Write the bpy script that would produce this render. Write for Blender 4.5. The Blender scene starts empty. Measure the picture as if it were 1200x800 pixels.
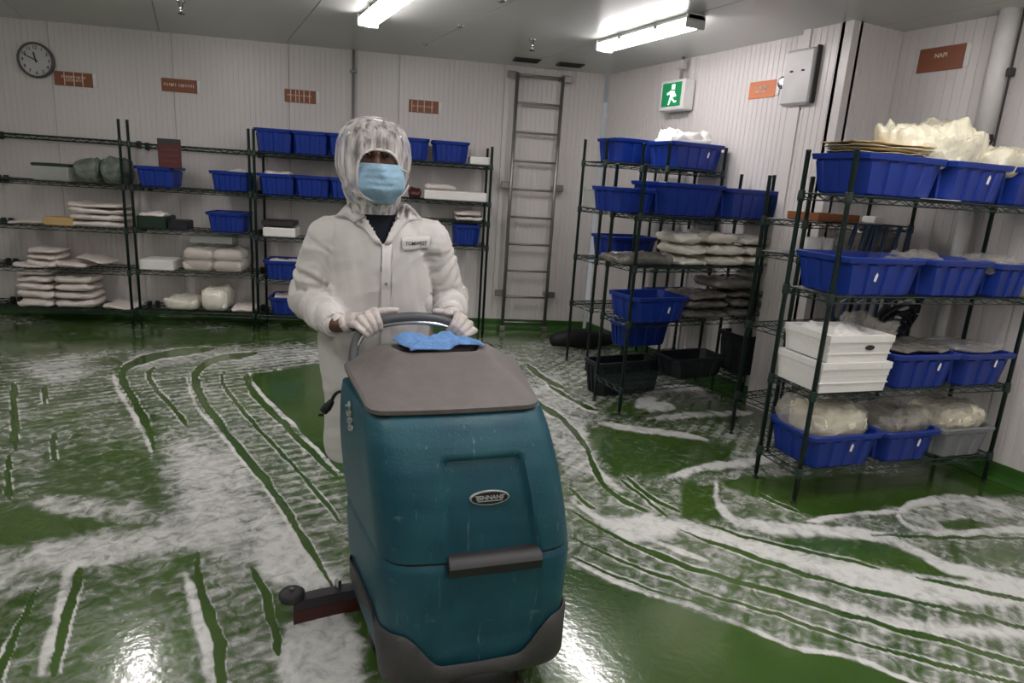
import bpy, bmesh, math, random
import numpy as np
from mathutils import Vector, Matrix, noise
from mathutils.bvhtree import BVHTree

random.seed(7)
S = bpy.context.scene
COL = S.collection

# ------------------------------------------------------------------ camera
F_PX, YAW, PITCH, ROLL, CAM_H = 767.9, 0.46, 0.238, 0.0655, 1.613
_cy, _sy, _cp, _sp = math.cos(YAW), math.sin(YAW), math.cos(PITCH), math.sin(PITCH)
FW = Vector((_sy*_cp, _cy*_cp, -_sp)); _r0 = Vector((_cy, -_sy, 0)); _u0 = _r0.cross(FW)
RT = math.cos(ROLL)*_r0 + math.sin(ROLL)*_u0
UP = -math.sin(ROLL)*_r0 + math.cos(ROLL)*_u0
CAM = Vector((0, 0, CAM_H))
cd = bpy.data.cameras.new('camera'); cam = bpy.data.objects.new('camera', cd); COL.objects.link(cam)
cd.sensor_width = 36; cd.lens = F_PX/1200*36; cd.clip_start = .02; cd.clip_end = 60
cam.matrix_world = Matrix(((RT.x, UP.x, -FW.x, 0), (RT.y, UP.y, -FW.y, 0), (RT.z, UP.z, -FW.z, CAM_H), (0, 0, 0, 1)))
S.camera = cam

# ------------------------------------------------------------------ world, exposure
wd = bpy.data.worlds.new('world'); S.world = wd; wd.use_nodes = True
wd.node_tree.nodes['Background'].inputs[0].default_value = (.55, .57, .6, 1)
wd.node_tree.nodes['Background'].inputs[1].default_value = .25
S.view_settings.view_transform = 'Standard'; S.view_settings.look = 'None'
S.view_settings.exposure = .66; S.view_settings.gamma = 1; S.view_settings.use_curve_mapping = False
LAMP = 19.0           # emission of the fluorescent lenses

# ------------------------------------------------------------------ place measures
D, PHI, H = 7.49, -0.294, 2.782          # back wall: through (0, D), turned by PHI; ceiling height
XR = 4.05                                # right wall
WDIR = Vector((math.cos(PHI), math.sin(PHI), 0)); WN = Vector((math.sin(PHI), -math.cos(PHI), 0))
def ray(x, y): return FW + RT*((x-600)/F_PX) - UP*((y-400)/F_PX)
def W(s, off=0, z=0): return Vector((0, D, 0)) + WDIR*s + WN*off + Vector((0, 0, z))
def on_plane(x, y, P, N):
    d = ray(x, y); return CAM + d*((P-CAM).dot(N)/d.dot(N))
def at_z(x, y, z): return on_plane(x, y, Vector((0, 0, z)), Vector((0, 0, 1)))
def at_X(x, y, X): return on_plane(x, y, Vector((X, 0, 0)), Vector((1, 0, 0)))
def on_wall(x, y, off=0):
    q = on_plane(x, y, W(0, off), WN); return (q-W(0, off)).dot(WDIR), q.z

# ------------------------------------------------------------------ materials
def lin(c): return tuple(((v/255)/12.92 if v/255 <= .04045 else ((v/255+.055)/1.055)**2.4) for v in c)
MATS = {}
def mat(name, rgb, rough=.5, metal=0, var=.08, vscale=6, bump=0, bscale=40, coat=0, alpha=1, emit=0, trans=0, spec=.5, stretch=None, rgb2=None, mixlo=.45, mixhi=.65):
    if name in MATS: return MATS[name]
    m = bpy.data.materials.new(name); m.use_nodes = True; nt = m.node_tree; b = nt.nodes['Principled BSDF']
    N = lambda t: nt.nodes.new(t); lk = nt.links.new
    c = lin(rgb)
    tc = N('ShaderNodeTexCoord'); mp = N('ShaderNodeMapping'); lk(tc.outputs['Object'], mp.inputs[0])
    if stretch: mp.inputs['Scale'].default_value = stretch
    nz = N('ShaderNodeTexNoise'); nz.inputs['Scale'].default_value = vscale; nz.inputs['Detail'].default_value = 5
    lk(mp.outputs[0], nz.inputs['Vector'])
    rp = N('ShaderNodeValToRGB'); lk(nz.outputs[0], rp.inputs[0])
    e = rp.color_ramp.elements
    if rgb2:
        e[0].position = mixlo; e[1].position = mixhi; e[0].color = (*c, 1); e[1].color = (*lin(rgb2), 1)
    else:
        e[0].position = .3; e[1].position = .7
        e[0].color = (*[v*(1-var) for v in c], 1); e[1].color = (*[min(1, v*(1+var)) for v in c], 1)
    lk(rp.outputs[0], b.inputs['Base Color'])
    b.inputs['Roughness'].default_value = rough; b.inputs['Metallic'].default_value = metal
    b.inputs['Specular IOR Level'].default_value = spec
    b.inputs['Coat Weight'].default_value = coat; b.inputs['Coat Roughness'].default_value = .15
    b.inputs['Alpha'].default_value = alpha
    if trans: b.inputs['Transmission Weight'].default_value = trans
    if emit:
        b.inputs['Emission Color'].default_value = (*c, 1); b.inputs['Emission Strength'].default_value = emit
    if bump:
        n2 = N('ShaderNodeTexNoise'); n2.inputs['Scale'].default_value = bscale; n2.inputs['Detail'].default_value = 4
        lk(mp.outputs[0], n2.inputs['Vector'])
        bp = N('ShaderNodeBump'); bp.inputs['Strength'].default_value = bump; bp.inputs['Distance'].default_value = .01
        lk(n2.outputs[0], bp.inputs['Height']); lk(bp.outputs[0], b.inputs['Normal'])
    MATS[name] = m
    return m
M = dict(
 wall=mat('white_panel', (214, 209, 207), .35, var=.04, vscale=1.2, stretch=(1, 1, .3)),
 ceil=mat('ceiling_panel', (200, 202, 197), .3, var=.05, vscale=.8),
 green=mat('green_epoxy_cove', (52, 92, 34), .3, var=.15),
 post=mat('dark_green_epoxy', (22, 44, 38), .4, var=.2, vscale=30, spec=.5),
 wire=mat('dark_green_wire', (28, 46, 40), .4, var=.2, vscale=30),
 blue=mat('blue_polythene', (17, 50, 140), .38, var=.1, vscale=5),
 grey_tub=mat('grey_polythene', (128, 130, 134), .45),
 black_tub=mat('black_polythene', (26, 30, 36), .45),
 white_cloth=mat('white_towelling', (226, 216, 210), .9, var=.06, vscale=20, bump=.4, bscale=90),
 coat=mat('white_coat_cotton', (216, 212, 209), .85, var=.03, vscale=8, bump=.12, bscale=160),
 bag=mat('white_poly_bag', (232, 228, 214), .22, var=.1, vscale=9, bump=.6, bscale=26),
 cream_bag=mat('cream_poly_sheet', (236, 230, 205), .25, var=.1, vscale=9, bump=.9, bscale=30),
 grey_bag=mat('smoky_grey_poly_bag', (118, 114, 108), .16, var=.35, vscale=10, bump=.9, bscale=22),
 film_green=mat('crinkled_clear_film', (112, 122, 112), .1, var=.45, vscale=14, bump=1.0, bscale=30, alpha=.88),
 clear=mat('clear_poly_film', (200, 196, 186), .12, var=.15, alpha=.38, bump=.9, bscale=24),
 clear_box=mat('clear_plastic', (190, 196, 190), .15, alpha=.45),
 foambox=mat('white_styrofoam', (236, 234, 230), .7, var=.03, vscale=40),
 tan=mat('tan_cardboard', (196, 168, 112), .8), brown=mat('brown_wood_tray', (150, 92, 50), .6, stretch=(1, 8, 8)),
 paper=mat('white_paper', (235, 233, 228), .7), darkgreen=mat('dark_green_box', (24, 48, 34), .5),
 dark=mat('charcoal_plastic', (46, 44, 46), .5, var=.15), black=mat('black_rubber', (18, 18, 19), .6),
 maroon=mat('maroon_board', (78, 32, 34), .5), rust=mat('rust_brown_sign', (140, 82, 54), .5, var=.05),
 orange=mat('orange_brown_sign', (205, 122, 78), .5, var=.05),
 cream=mat('cream_ink_and_glare', (226, 206, 186), .6), steel=mat('brushed_steel', (150, 148, 146), .35, .8, stretch=(1, 1, 20)),
 galv=mat('galvanised_pipe', (150, 150, 150), .4, .5), pipe=mat('white_pipe', (222, 220, 218), .35),
 grey_box=mat('pale_grey_enclosure', (188, 186, 186), .4), white_pl=mat('white_plastic', (228, 228, 224), .4),
 exit_green=mat('exit_sign_green', (24, 128, 78), .4, emit=.25), exit_white=mat('exit_sign_white', (225, 245, 230), .4, emit=.5),
 lens=mat('lamp_lens', (254, 248, 248), .4, var=0, emit=LAMP), lampbody=mat('lamp_housing', (200, 200, 198), .4),
 teal=mat('teal_rotomoulded', (24, 76, 92), .45, vscale=7, bump=.15, bscale=120, rgb2=(36, 92, 104), mixlo=.35, mixhi=.75),
 lid=mat('warm_grey_plastic', (112, 106, 104), .55, var=.08, vscale=20, bump=.2, bscale=200),
 skirt=mat('dark_grey_plastic', (70, 68, 68), .5, var=.15, vscale=9, bump=.2, bscale=160),
 handle=mat('grey_grip', (84, 86, 88), .45, var=.1), chrome=mat('chrome', (200, 200, 200), .18, 1),
 redbrown=mat('red_brown_blade', (70, 28, 22), .5), cloth=mat('light_blue_microfibre', (116, 160, 216), .95, var=.1, vscale=30, bump=.6, bscale=220),
 skin=mat('dark_brown_skin', (88, 56, 42), .5, var=.08, vscale=14), navy=mat('navy_knit', (22, 27, 42), .9),
 glove=mat('pale_glove_film', (206, 196, 192), .42, var=.1, vscale=30, bump=.6, bscale=70),
 mask=mat('light_blue_mask', (150, 184, 208), .85, var=.1, vscale=30, bump=.3, bscale=120),
 eye=mat('shaded_eye_white', (92, 80, 72), .3), iris=mat('dark_iris', (22, 14, 10), .2),  # eye white darkened: shade around the eyes is put into its colour
 trouser=mat('navy_trousers', (32, 36, 50), .9), boot=mat('white_boot', (210, 208, 204), .5),
 hose=mat('dark_blue_hose', (30, 54, 84), .4), hose2=mat('black_hose', (26, 32, 40), .4), ink=mat('dark_ink', (40, 40, 44), .6),
 silver=mat('silver_badge', (190, 190, 188), .35, .4), clockface=mat('clock_face', (196, 196, 196), .5), rimg=mat('clock_rim', (92, 90, 90), .4),
)

# ------------------------------------------------------------------ mesh helpers
class MB:
    def __init__(s): s.v = []; s.f = []
    def add(s, vs, fs):
        o = len(s.v); s.v += [tuple(v) for v in vs]; s.f += [tuple(i+o for i in f) for f in fs]; return s
    def box(s, x0, x1, y0, y1, z0, z1):
        return s.add([(x0, y0, z0), (x1, y0, z0), (x1, y1, z0), (x0, y1, z0), (x0, y0, z1), (x1, y0, z1), (x1, y1, z1), (x0, y1, z1)],
                     [(3, 2, 1, 0), (4, 5, 6, 7), (0, 1, 5, 4), (1, 2, 6, 5), (2, 3, 7, 6), (3, 0, 4, 7)])
    def rbox(s, x0, x1, y0, y1, z0, z1, r=.01):
        rings = []
        for (i, z) in ((r, z0), (0, z0+r), (0, z1-r), (r, z1)):
            a, b, c, d = x0+i, x1-i, y0+i, y1-i; k = r*.7
            rings.append([(a+k, c, z), (b-k, c, z), (b, c+k, z), (b, d-k, z), (b-k, d, z), (a+k, d, z), (a, d-k, z), (a, c+k, z)])
        return s.loft(rings)
    def loft(s, rings, cap0=True, cap1=True, closed=True):
        n = len(rings[0]); o = len(s.v)
        for r in rings: s.v += [tuple(v) for v in r]
        for i in range(len(rings)-1):
            for j in range(n if closed else n-1):
                a = o+i*n+j; b = o+i*n+(j+1) % n
                s.f.append((a, b, b+n, a+n))
        if cap0: s.f.append(tuple(o+j for j in range(n))[::-1])
        if cap1: s.f.append(tuple(o+(len(rings)-1)*n+j for j in range(n)))
        return s
    def tube(s, pts, r, n=6, cap=True):
        pts = [Vector(p) for p in pts]; rr = r if isinstance(r, (list, tuple)) else [r]*len(pts)
        rings = []; prev = None
        for i, p in enumerate(pts):
            t = (pts[min(i+1, len(pts)-1)]-pts[max(i-1, 0)])
            if t.length < 1e-9: t = Vector((0, 0, 1))
            t.normalize()
            if prev is None:
                a = Vector((0, 0, 1)) if abs(t.z) < .9 else Vector((1, 0, 0)); u = t.cross(a).normalized()
            else:
                u = (prev - t*prev.dot(t)).normalized()
            prev = u; w = t.cross(u)
            rings.append([p + (u*math.cos(2*math.pi*k/n) + w*math.sin(2*math.pi*k/n))*rr[i] for k in range(n)])
        return s.loft(rings, cap, cap)
    def lathe(s, prof, n=16, c=(0, 0, 0), cap=True):
        return s.loft([[(c[0]+r*math.cos(2*math.pi*k/n), c[1]+r*math.sin(2*math.pi*k/n), c[2]+z) for k in range(n)] for r, z in prof], cap, cap)
    def disc(s, cx, cy, y0, y1, rx, rz, n=24):   # disc facing -y
        return s.loft([[(cx+rx*math.cos(2*math.pi*k/n), y, cy+rz*math.sin(2*math.pi*k/n)) for k in range(n)] for y in (y0, y1)])
    def ball(s, c, r, n=12, m=8):
        r = r if isinstance(r, (list, tuple)) else (r, r, r)
        rings = []
        for i in range(1, m):
            t = math.pi*i/m
            rings.append([(c[0]+r[0]*math.sin(t)*math.cos(2*math.pi*k/n), c[1]+r[1]*math.sin(t)*math.sin(2*math.pi*k/n), c[2]-r[2]*math.cos(t)) for k in range(n)])
        return s.loft(rings)
    def chain(s, pts, rad, n=12):
        for i, p in enumerate(pts): s.ball(p, rad[i], n, 8)
        for i in range(len(pts)-1): s.tube([pts[i], pts[i+1]], [rad[i], rad[i+1]], n)
        return s
    def mesh(s, name, smooth=False):
        me = bpy.data.meshes.new(name); me.from_pydata(s.v, [], s.f); me.validate()
        bm = bmesh.new(); bm.from_mesh(me); bmesh.ops.recalc_face_normals(bm, faces=bm.faces); bm.to_mesh(me); bm.free()
        if smooth: me.polygons.foreach_set('use_smooth', [True]*len(me.polygons))
        return me
    def build(s, name, m, parent=None, smooth=False): return obj(name, s.mesh(name, smooth), m, parent)
def obj(name, me, m, parent=None, loc=None, rz=0):
    o = bpy.data.objects.new(name, me); COL.objects.link(o)
    if m and not me.materials: me.materials.append(m)
    if parent: o.parent = parent
    if loc is not None: o.location = loc
    if rz: o.rotation_euler.z = rz
    return o
def empty(name, loc=(0, 0, 0), rz=0):
    o = bpy.data.objects.new(name, None); COL.objects.link(o); o.location = loc; o.rotation_euler.z = rz; o.empty_display_size = .1
    return o
def tag(o, label, cat, group=None):
    o['label'] = label; o['category'] = cat
    if group: o['group'] = group
    return o
def struct(o, label=None):
    o['kind'] = 'structure'
    if label: o['label'] = label
    return o
def autosmooth(o, ang=40):
    o.data.polygons.foreach_set('use_smooth', [True]*len(o.data.polygons))
    a = o.data.attributes.get('sharp_edge')
    bm = bmesh.new(); bm.from_mesh(o.data)
    for e in bm.edges:
        if len(e.link_faces) == 2 and e.calc_face_angle(0) > math.radians(ang): e.smooth = False
    bm.to_mesh(o.data); bm.free(); return o
def text_part(name, txt, size, m, parent, o, ex, ey, depth=.0015, bold=0, align='CENTER', sx=1):
    c = bpy.data.curves.new('t', 'FONT'); c.body = txt; c.size = size; c.align_x = align; c.align_y = 'CENTER'
    c.extrude = depth; c.offset = bold; c.resolution_u = 2
    t = bpy.data.objects.new('t', c); COL.objects.link(t)
    me = bpy.data.meshes.new_from_object(t.evaluated_get(bpy.context.evaluated_depsgraph_get()))
    bpy.data.objects.remove(t)
    ex = Vector(ex).normalized(); ey = Vector(ey).normalized(); ez = ex.cross(ey)
    me.transform(Matrix(((ex.x*sx, ey.x, ez.x, o[0]), (ex.y*sx, ey.y, ez.y, o[1]), (ex.z*sx, ey.z, ez.z, o[2]), (0, 0, 0, 1))))
    me.name = name
    return obj(name, me, m, parent)
def sstep(a, b, x):
    t = np.clip((x-a)/(b-a), 0, 1); return t*t*(3-2*t)

# ------------------------------------------------------------------ the room shell
floor = MB().box(-4.6, 5.2, -3.2, 9.4, -.06, 0).build('floor', None)
struct(floor, 'wet green epoxy floor')
def floor_material():
    m = bpy.data.materials.new('wet_green_epoxy'); m.use_nodes = True; nt = m.node_tree; b = nt.nodes['Principled BSDF']
    N = lambda t: nt.nodes.new(t); lk = nt.links.new
    tc = N('ShaderNodeTexCoord')
    nz = N('ShaderNodeTexNoise'); nz.inputs['Scale'].default_value = 1.7; nz.inputs['Detail'].default_value = 6; lk(tc.outputs['Object'], nz.inputs['Vector'])
    rp = N('ShaderNodeValToRGB'); e = rp.color_ramp.elements
    e[0].position = .3; e[0].color = (*lin((54, 82, 28)), 1); e[1].position = .75; e[1].color = (*lin((76, 106, 42)), 1)
    lk(nz.outputs[0], rp.inputs[0]); lk(rp.outputs[0], b.inputs['Base Color'])
    b.inputs['Roughness'].default_value = .16; b.inputs['Specular IOR Level'].default_value = .55
    b.inputs['Coat Weight'].default_value = .6; b.inputs['Coat Roughness'].default_value = .06
    n2 = N('ShaderNodeTexNoise'); n2.inputs['Scale'].default_value = 34; n2.inputs['Detail'].default_value = 3; lk(tc.outputs['Object'], n2.inputs['Vector'])
    n3 = N('ShaderNodeTexNoise'); n3.inputs['Scale'].default_value = 1.1; n3.inputs['Detail'].default_value = 2; lk(tc.outputs['Object'], n3.inputs['Vector'])
    mu = N('ShaderNodeMath'); mu.operation = 'MULTIPLY'; lk(n2.outputs[0], mu.inputs[0]); lk(n3.outputs[0], mu.inputs[1])
    bp = N('ShaderNodeBump'); bp.inputs['Strength'].default_value = .3; bp.inputs['Distance'].default_value = .006
    lk(mu.outputs[0], bp.inputs['Height']); lk(bp.outputs[0], b.inputs['Normal']); lk(bp.outputs[0], b.inputs['Coat Normal'])
    return m
floor.data.materials.append(floor_material())

def ribbed_panel(L, h, pitch=.05):      # local x along wall, front face towards -y
    pr = []; x = 0.006
    pr.append((0.0, .012)); pr.append((.006, 0))
    while x+pitch < L-.006:
        pr += [(x+pitch*.86, 0), (x+pitch*.90, .0035), (x+pitch*.96, .0035), (x+pitch, 0)]; x += pitch
    pr += [(L-.006, 0), (L, .012)]
    mb = MB(); n = len(pr)
    mb.v = [(a, b, 0) for a, b in pr]+[(a, b, h) for a, b in pr]
    mb.f = [(i, i+1, i+1+n, i+n) for i in range(n-1)]
    return mb.mesh('panel')
def panel_wall(name, P0, rz, L, h, label, pw=1.1, pitch=.05, z0=0.0):
    w = MB().box(0, L, .012, .09, 0, h).build(name, M['wall']); w.location = P0; w.rotation_euler.z = rz; struct(w, label)
    n = max(1, round(L/pw)); me = ribbed_panel(L/n, h-z0, pitch)
    for i in range(n): obj('panel', me, M['wall'], w, (i*L/n, 0, z0))
    return w
panel_wall('wall_back', W(-4.4), PHI, 8.59, H, 'white ribbed panel wall behind the ladder')
YC = (D + math.tan(PHI)*XR)
panel_wall('wall_right', (XR, YC, 0), -math.pi/2, YC-3.55, H, 'white ribbed panel wall with the exit sign')
# pilaster and the wall beyond it
XP, YP, XN = 3.96, 3.27, 4.46
pil = panel_wall('wall_pilaster', (XP, 3.62, 0), -math.pi/2, .35, H, 'narrow ribbed wall return beside the lamp control box', pw=.4)
panel_wall('wall_pilaster_side', (XP, YP, 0), 0, XN-XP+.02, H, 'shaded ribbed side of the wall return', pw=.6)
panel_wall('wall_right_near', (XN, YP, 0), -math.pi/2, 6.4, H, 'ribbed panel wall with the white pipe', pitch=.06)
panel_wall('wall_front', (5.1, -3.1, 0), math.pi, 9.6, H, 'white panel wall behind the viewer')
panel_wall('wall_left', (-4.4, -3.1, 0), math.pi/2, 12.2, H, 'white panel wall on the left')
tr = MB().box(XP-.012, XR+.02, 3.60, 3.665, 0, H).box(XP-.005, XP+.06, YP-.005, YP+.06, 0, H).build('trim_1', M['wall']); struct(tr, 'corner trim of the wall return')
ce = MB().box(-4.6, 5.2, -3.2, 9.4, H+.012, H+.06).build('ceiling', M['ceil']); struct(ce, 'pale grey panel ceiling')
pm_ = MB().loft([[(.0, 0, .012), (1.1, 0, .012), (1.1, 12.5, .012), (.0, 12.5, .012)], [(.004, .0, 0), (1.096, 0, 0), (1.096, 12.5, 0), (.004, 12.5, 0)]], False, True).mesh('panel')
for i in range(9): obj('panel', pm_, M['ceil'], ce, (-4.6+1.1*i, -3.2, H))
def cove(name, P0, rz, L, label):
    pr = [(0, .11), (-.006, .105), (-.008, .05), (-.02, .02), (-.05, .002), (0, 0)]
    o = MB().loft([[(x, a, b) for a, b in pr] for x in (0, L)]).build(name, M['green'], None)
    o.location = P0; o.rotation_euler.z = rz; struct(o, label)
cove('baseboard_back', W(-4.4, .002), PHI, 8.58, 'green floor cove along the back wall')
cove('baseboard_right', (XR-.002, YC, 0), -math.pi/2, YC-3.66, 'green floor cove along the right wall')
cove('baseboard_near', (XN-.002, YP, 0), -math.pi/2, 6.0, 'green floor cove under the pipe wall')

# ------------------------------------------------------------------ lamps (the room's fluorescents)
def lamp(x, y0, y1, label, group=None):
    L = y1-y0; t = empty('ceiling_lamp', (x, y0, H)); tag(t, label, 'ceiling lamp', group)
    MB().loft([[(a, yy, b) for a, b in ((-.05, 0), (.05, 0), (.075, -.035), (-.075, -.035))] for yy in (.0, L)]).build('housing', M['lampbody'], t)
    pr = [(-.075, -.035)] + [(.078*math.cos(q), -.042-.052*math.sin(q)) for q in np.linspace(math.pi, 0, 9)] + [(.075, -.035)]
    MB().loft([[(a*(.9 if e else 1), yy, -.035+(b+.035)*(.85 if e else 1)) for a, b in pr] for yy, e in ((.01, 1), (.03, 0), (L-.03, 0), (L-.01, 1))]).build('lens', M['lens'], t)
    for yy in (.0, L-.016): MB().rbox(-.08, .08, yy, yy+.016, -.092, -.004, .006).build('end_cap', M['lampbody'], t)
    for k in range(2):
        for sx in (-1, 1): MB().box(sx*.079-.006, sx*.079+.006, L*(.3+.4*k)-.02, L*(.3+.4*k)+.02, -.055, -.02).build('clip', M['steel'], t)
    return t
lamp(1.28, 4.22, 5.42, 'fluorescent ceiling lamp hanging over the rack behind the worker')
lamp(3.10, 3.80, 4.92, 'fluorescent ceiling lamp over the rack of white bags')
lamp(-.60, 4.75, 5.95, 'fluorescent ceiling lamp near the clock wall')
for x in (-.60, 1.28, 3.10):
    for y in (.75, -2.2): lamp(x, y, y+1.2, 'fluorescent ceiling lamp on the ceiling behind the viewer', 'ceiling lamps outside the view')
lamp(-3.0, 4.0, 5.2, 'fluorescent ceiling lamp far from the racks by the left wall')

# ------------------------------------------------------------------ wire shelving racks
_cache = {}
def shelf_mesh(L, d, step):
    k = ('s', round(L, 3), round(d, 3), step)
    if k in _cache: return _cache[k]
    mb = MB(); r = .0042
    for y in (0, d):
        mb.tube([(0, y, 0), (L, y, 0)], r, 5); mb.tube([(0, y, -.032), (L, y, -.032)], r*.9, 5)
        n = max(4, int(L/.055)); mb.tube([(L*i/n, y, -.003-.026*(i % 2)) for i in range(n+1)], .0028, 4)
    for x in (0, L):
        mb.tube([(x, 0, 0), (x, d, 0)], r, 5); mb.tube([(x, 0, -.032), (x, d, -.032)], r*.9, 5)
        n = 6; mb.tube([(x, d*i/n, -.003-.026*(i % 2)) for i in range(n+1)], .0028, 4)
    n = int(L/step)
    for i in range(1, n): mb.tube([(L*i/n, 0, .003), (L*i/n, d, .003)], .0024, 4)
    for y in (d*.33, d*.67): mb.tube([(0, y, -.003), (L, y, -.003)], .0032, 4)
    for x in (0, L):
        for y in (0, d): mb.lathe([(.017, -.042), (.020, -.03), (.018, .012), (.016, .016)], 10, (x, y, 0))
    _cache[k] = mb.mesh('wire_shelf'); return _cache[k]
def post_mesh(h):
    k = ('p', round(h, 3))
    if k in _cache: return _cache[k]
    pr = [(.013, .03), (.0128, h-.012), (.014, h-.011), (.014, h-.003), (.011, h)]
    _cache[k] = MB().lathe(pr, 10).mesh('post', True); return _cache[k]
def foot_mesh():
    if 'foot' not in _cache: _cache['foot'] = MB().lathe([(.016, 0), (.018, .006), (.008, .012), (.008, .03)], 10).mesh('foot')
    return _cache['foot']
class Rack:
    def __init__(s, loc, rz, L, d, h, zs, label, step=.035, wall=False):
        s.loc = Vector((loc[0], loc[1], 0)); s.rz = rz; s.L = L; s.d = d; s.zs = zs
        s.ex = Vector((math.cos(rz), math.sin(rz), 0)); s.ey = Vector((-math.sin(rz), math.cos(rz), 0))
        s.e = empty('wire_rack', s.loc, rz); tag(s.e, label, 'shelving rack', 'dark green wire racks')
        for x in (0, L):
            for y in ((0,) if wall else (0, d)):
                p = obj('post', post_mesh(h), M['post'], s.e, (x, y, 0)); obj('foot', foot_mesh(), M['black'], p)
        for z in zs: obj('wire_shelf', shelf_mesh(L, d, step), M['wire'], s.e, (0, 0, z))
        if wall:         # the back edge of these shelves is carried by brackets on the wall
            if 'wb' not in _cache: _cache['wb'] = MB().rbox(-.018, .018, -.012, .024, -.05, .02, .004).mesh('wall_bracket')
            for z in zs:
                for x in (0, L): obj('wall_bracket', _cache['wb'], M['post'], s.e, (x, d, z))
    def P(s, x, y, z): return s.loc + s.ex*x + s.ey*y + Vector((0, 0, z))
    def loc_of(s, px, py, y=0.0):          # pixel of the photo -> position across the rack at depth y
        q = on_plane(px, py, s.loc+s.ey*y, s.ey); v = q-s.loc
        return v.dot(s.ex), q.z

rkL = Rack(W(-1.655, .47), PHI, 1.21, .44, 1.94, [.165, .55, .945, 1.35, 1.75], 'wire rack under the wall clock with towels and clear bags', .05, True)
rkLL = Rack(W(-2.93, .47), PHI, 1.21, .44, 1.94, [.165, .55, .945, 1.35, 1.75], 'wire rack cut off by the picture edge beyond the clock', .05, True)
rkM = Rack(W(-.37, .47), PHI, 1.045, .44, 1.94, [.17, .565, .96, 1.35, 1.74], 'wire rack against the wall with the maroon notice board', .05, True)
rkR = Rack(W(.72, .47), PHI, 1.10, .40, 1.94, [.165, .52, .94, 1.34, 1.735], 'wire rack of blue bins standing behind the worker', .05)
rkS = Rack(W(1.86, .47), PHI, 1.11, .40, 1.94, [.95, 1.19, 1.39, 1.755], 'wire rack with white folded cloths beside the wall ladder', .05)
rkF = Rack((3.16, 4.83), 0, .80, .35, 2.02, [.57, 1.0, 1.43, 1.83], 'tall wire rack near the ladder corner')
rkG = Rack((3.42, 4.33), 0, .58, .34, 2.0, [.2, .57, 1.0, 1.40, 1.80], 'narrow wire rack below the exit sign')
rkU = Rack((2.77, 3.74), 0, 1.19, .335, 1.79, [.2, .69, 1.09, 1.45], 'wire rack holding stacked white poly bags')
rkN = Rack((2.91, 2.26), math.radians(-8), 1.42, .33, 1.88, [.19, .63, 1.15, 1.655], 'wire rack with white foam boxes and bagged bins in front of the pipe', .028)
rkE = Rack((3.34, 2.86), 0, 1.0, .33, 1.76, [.3, .8, 1.28, 1.49], 'wire rack with the brown tray behind the bagged bins')

# ------------------------------------------------------------------ bins
def bin_meshes(w, d, h, ribs=True):
    k = ('b', round(w, 2), round(d, 2), round(h, 2))
    if k in _cache: return _cache[k]
    def ring(z, inset, rib):
        t = .86+.14*z/h; hw, hd = w/2*t-inset, d/2*t-inset; pts = []
        nx = max(3, int(round(w/.12))); ny = max(3, int(round(d/.12)))
        for (ax, ay, bx, by, n, nxv, nyv) in ((-hw, -hd, hw, -hd, nx, 0, -1), (hw, -hd, hw, hd, ny, 1, 0), (hw, hd, -hw, hd, nx, 0, 1), (-hw, hd, -hw, -hd, ny, -1, 0)):
            for i in range(n):
                for q in (.08, .14, .52, .58):
                    f = .04+.92*(i+q)/n; o = rib if q in (.14, .52) else 0
                    pts.append((ax+(bx-ax)*f+nxv*o, ay+(by-ay)*f+nyv*o+d/2, z))
        return pts
    b = .0105
    tub = MB().loft([ring(0, .004, 0), ring(.01, 0, b), ring(h*.80, 0, b), ring(h*.83, 0, 0), ring(h-.004, 0, 0), ring(h-.004, .006, 0), ring(.012, .006, 0)]).mesh('tub')
    o, i = .018, .004
    def rr(x, z):
        a, c = w/2+x, d/2+x; k2 = .03
        return [(-a+k2, d/2-c, z), (a-k2, d/2-c, z), (a, d/2-c+k2, z), (a, d/2+c-k2, z), (a-k2, d/2+c, z), (-a+k2, d/2+c, z), (-a, d/2+c-k2, z), (-a, d/2-c+k2, z)]
    rim = MB().loft([rr(-.004, h-.03), rr(o*.7, h-.028), rr(o, h-.004), rr(o*.8, h), rr(-.006, h), rr(-.008, h-.012)], False, False).mesh('rim')
    _cache[k] = (tub, rim); return _cache[k]
NB = 'blue plastic bins on the racks'
def tub(loc, rz, w, d, h, label, m='blue', name='storage_bin', group=None, sticker=None):
    t = empty(name, loc, rz); tag(t, label, 'bin', group)
    a, b = bin_meshes(w, d, h)
    for me, nm in ((a, 'tub'), (b, 'rim')):
        o = bpy.data.objects.new(nm, me); COL.objects.link(o); o.parent = t
        if not me.materials: me.materials.append(None)
        o.material_slots[0].link = 'OBJECT'; o.material_slots[0].material = M[m]
    if sticker:
        sx, sz = sticker; yy = d/2*(1-(.86+.14*sz/h))-.0125
        MB().add([(sx-.012, yy, sz-.02), (sx+.004, yy, sz-.024), (sx+.013, yy-.0006, sz+.012), (sx+.004, yy-.001, sz+.026), (sx-.006, yy-.001, sz+.012)], [(0, 1, 2, 3, 4)]).build('sticker_remnant', M['paper'], t)
    return t
def bin_on(rk, z, px0, px1, py, hpx, label, d=.36, inset=.0, m='blue', group=None, sticker=None, maxw=9):
    """front face between two photo columns, standing on shelf z of a rack"""
    a, _ = rk.loc_of(px0, py, inset); b, _ = rk.loc_of(px1, py, inset); w = min(b-a, maxw)
    return tub(rk.P((a+b)/2, inset, z+.007), rk.rz, w, min(d, rk.d-inset+.05), hpx, label, m, group=group, sticker=sticker), (a+b)/2, w

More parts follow.
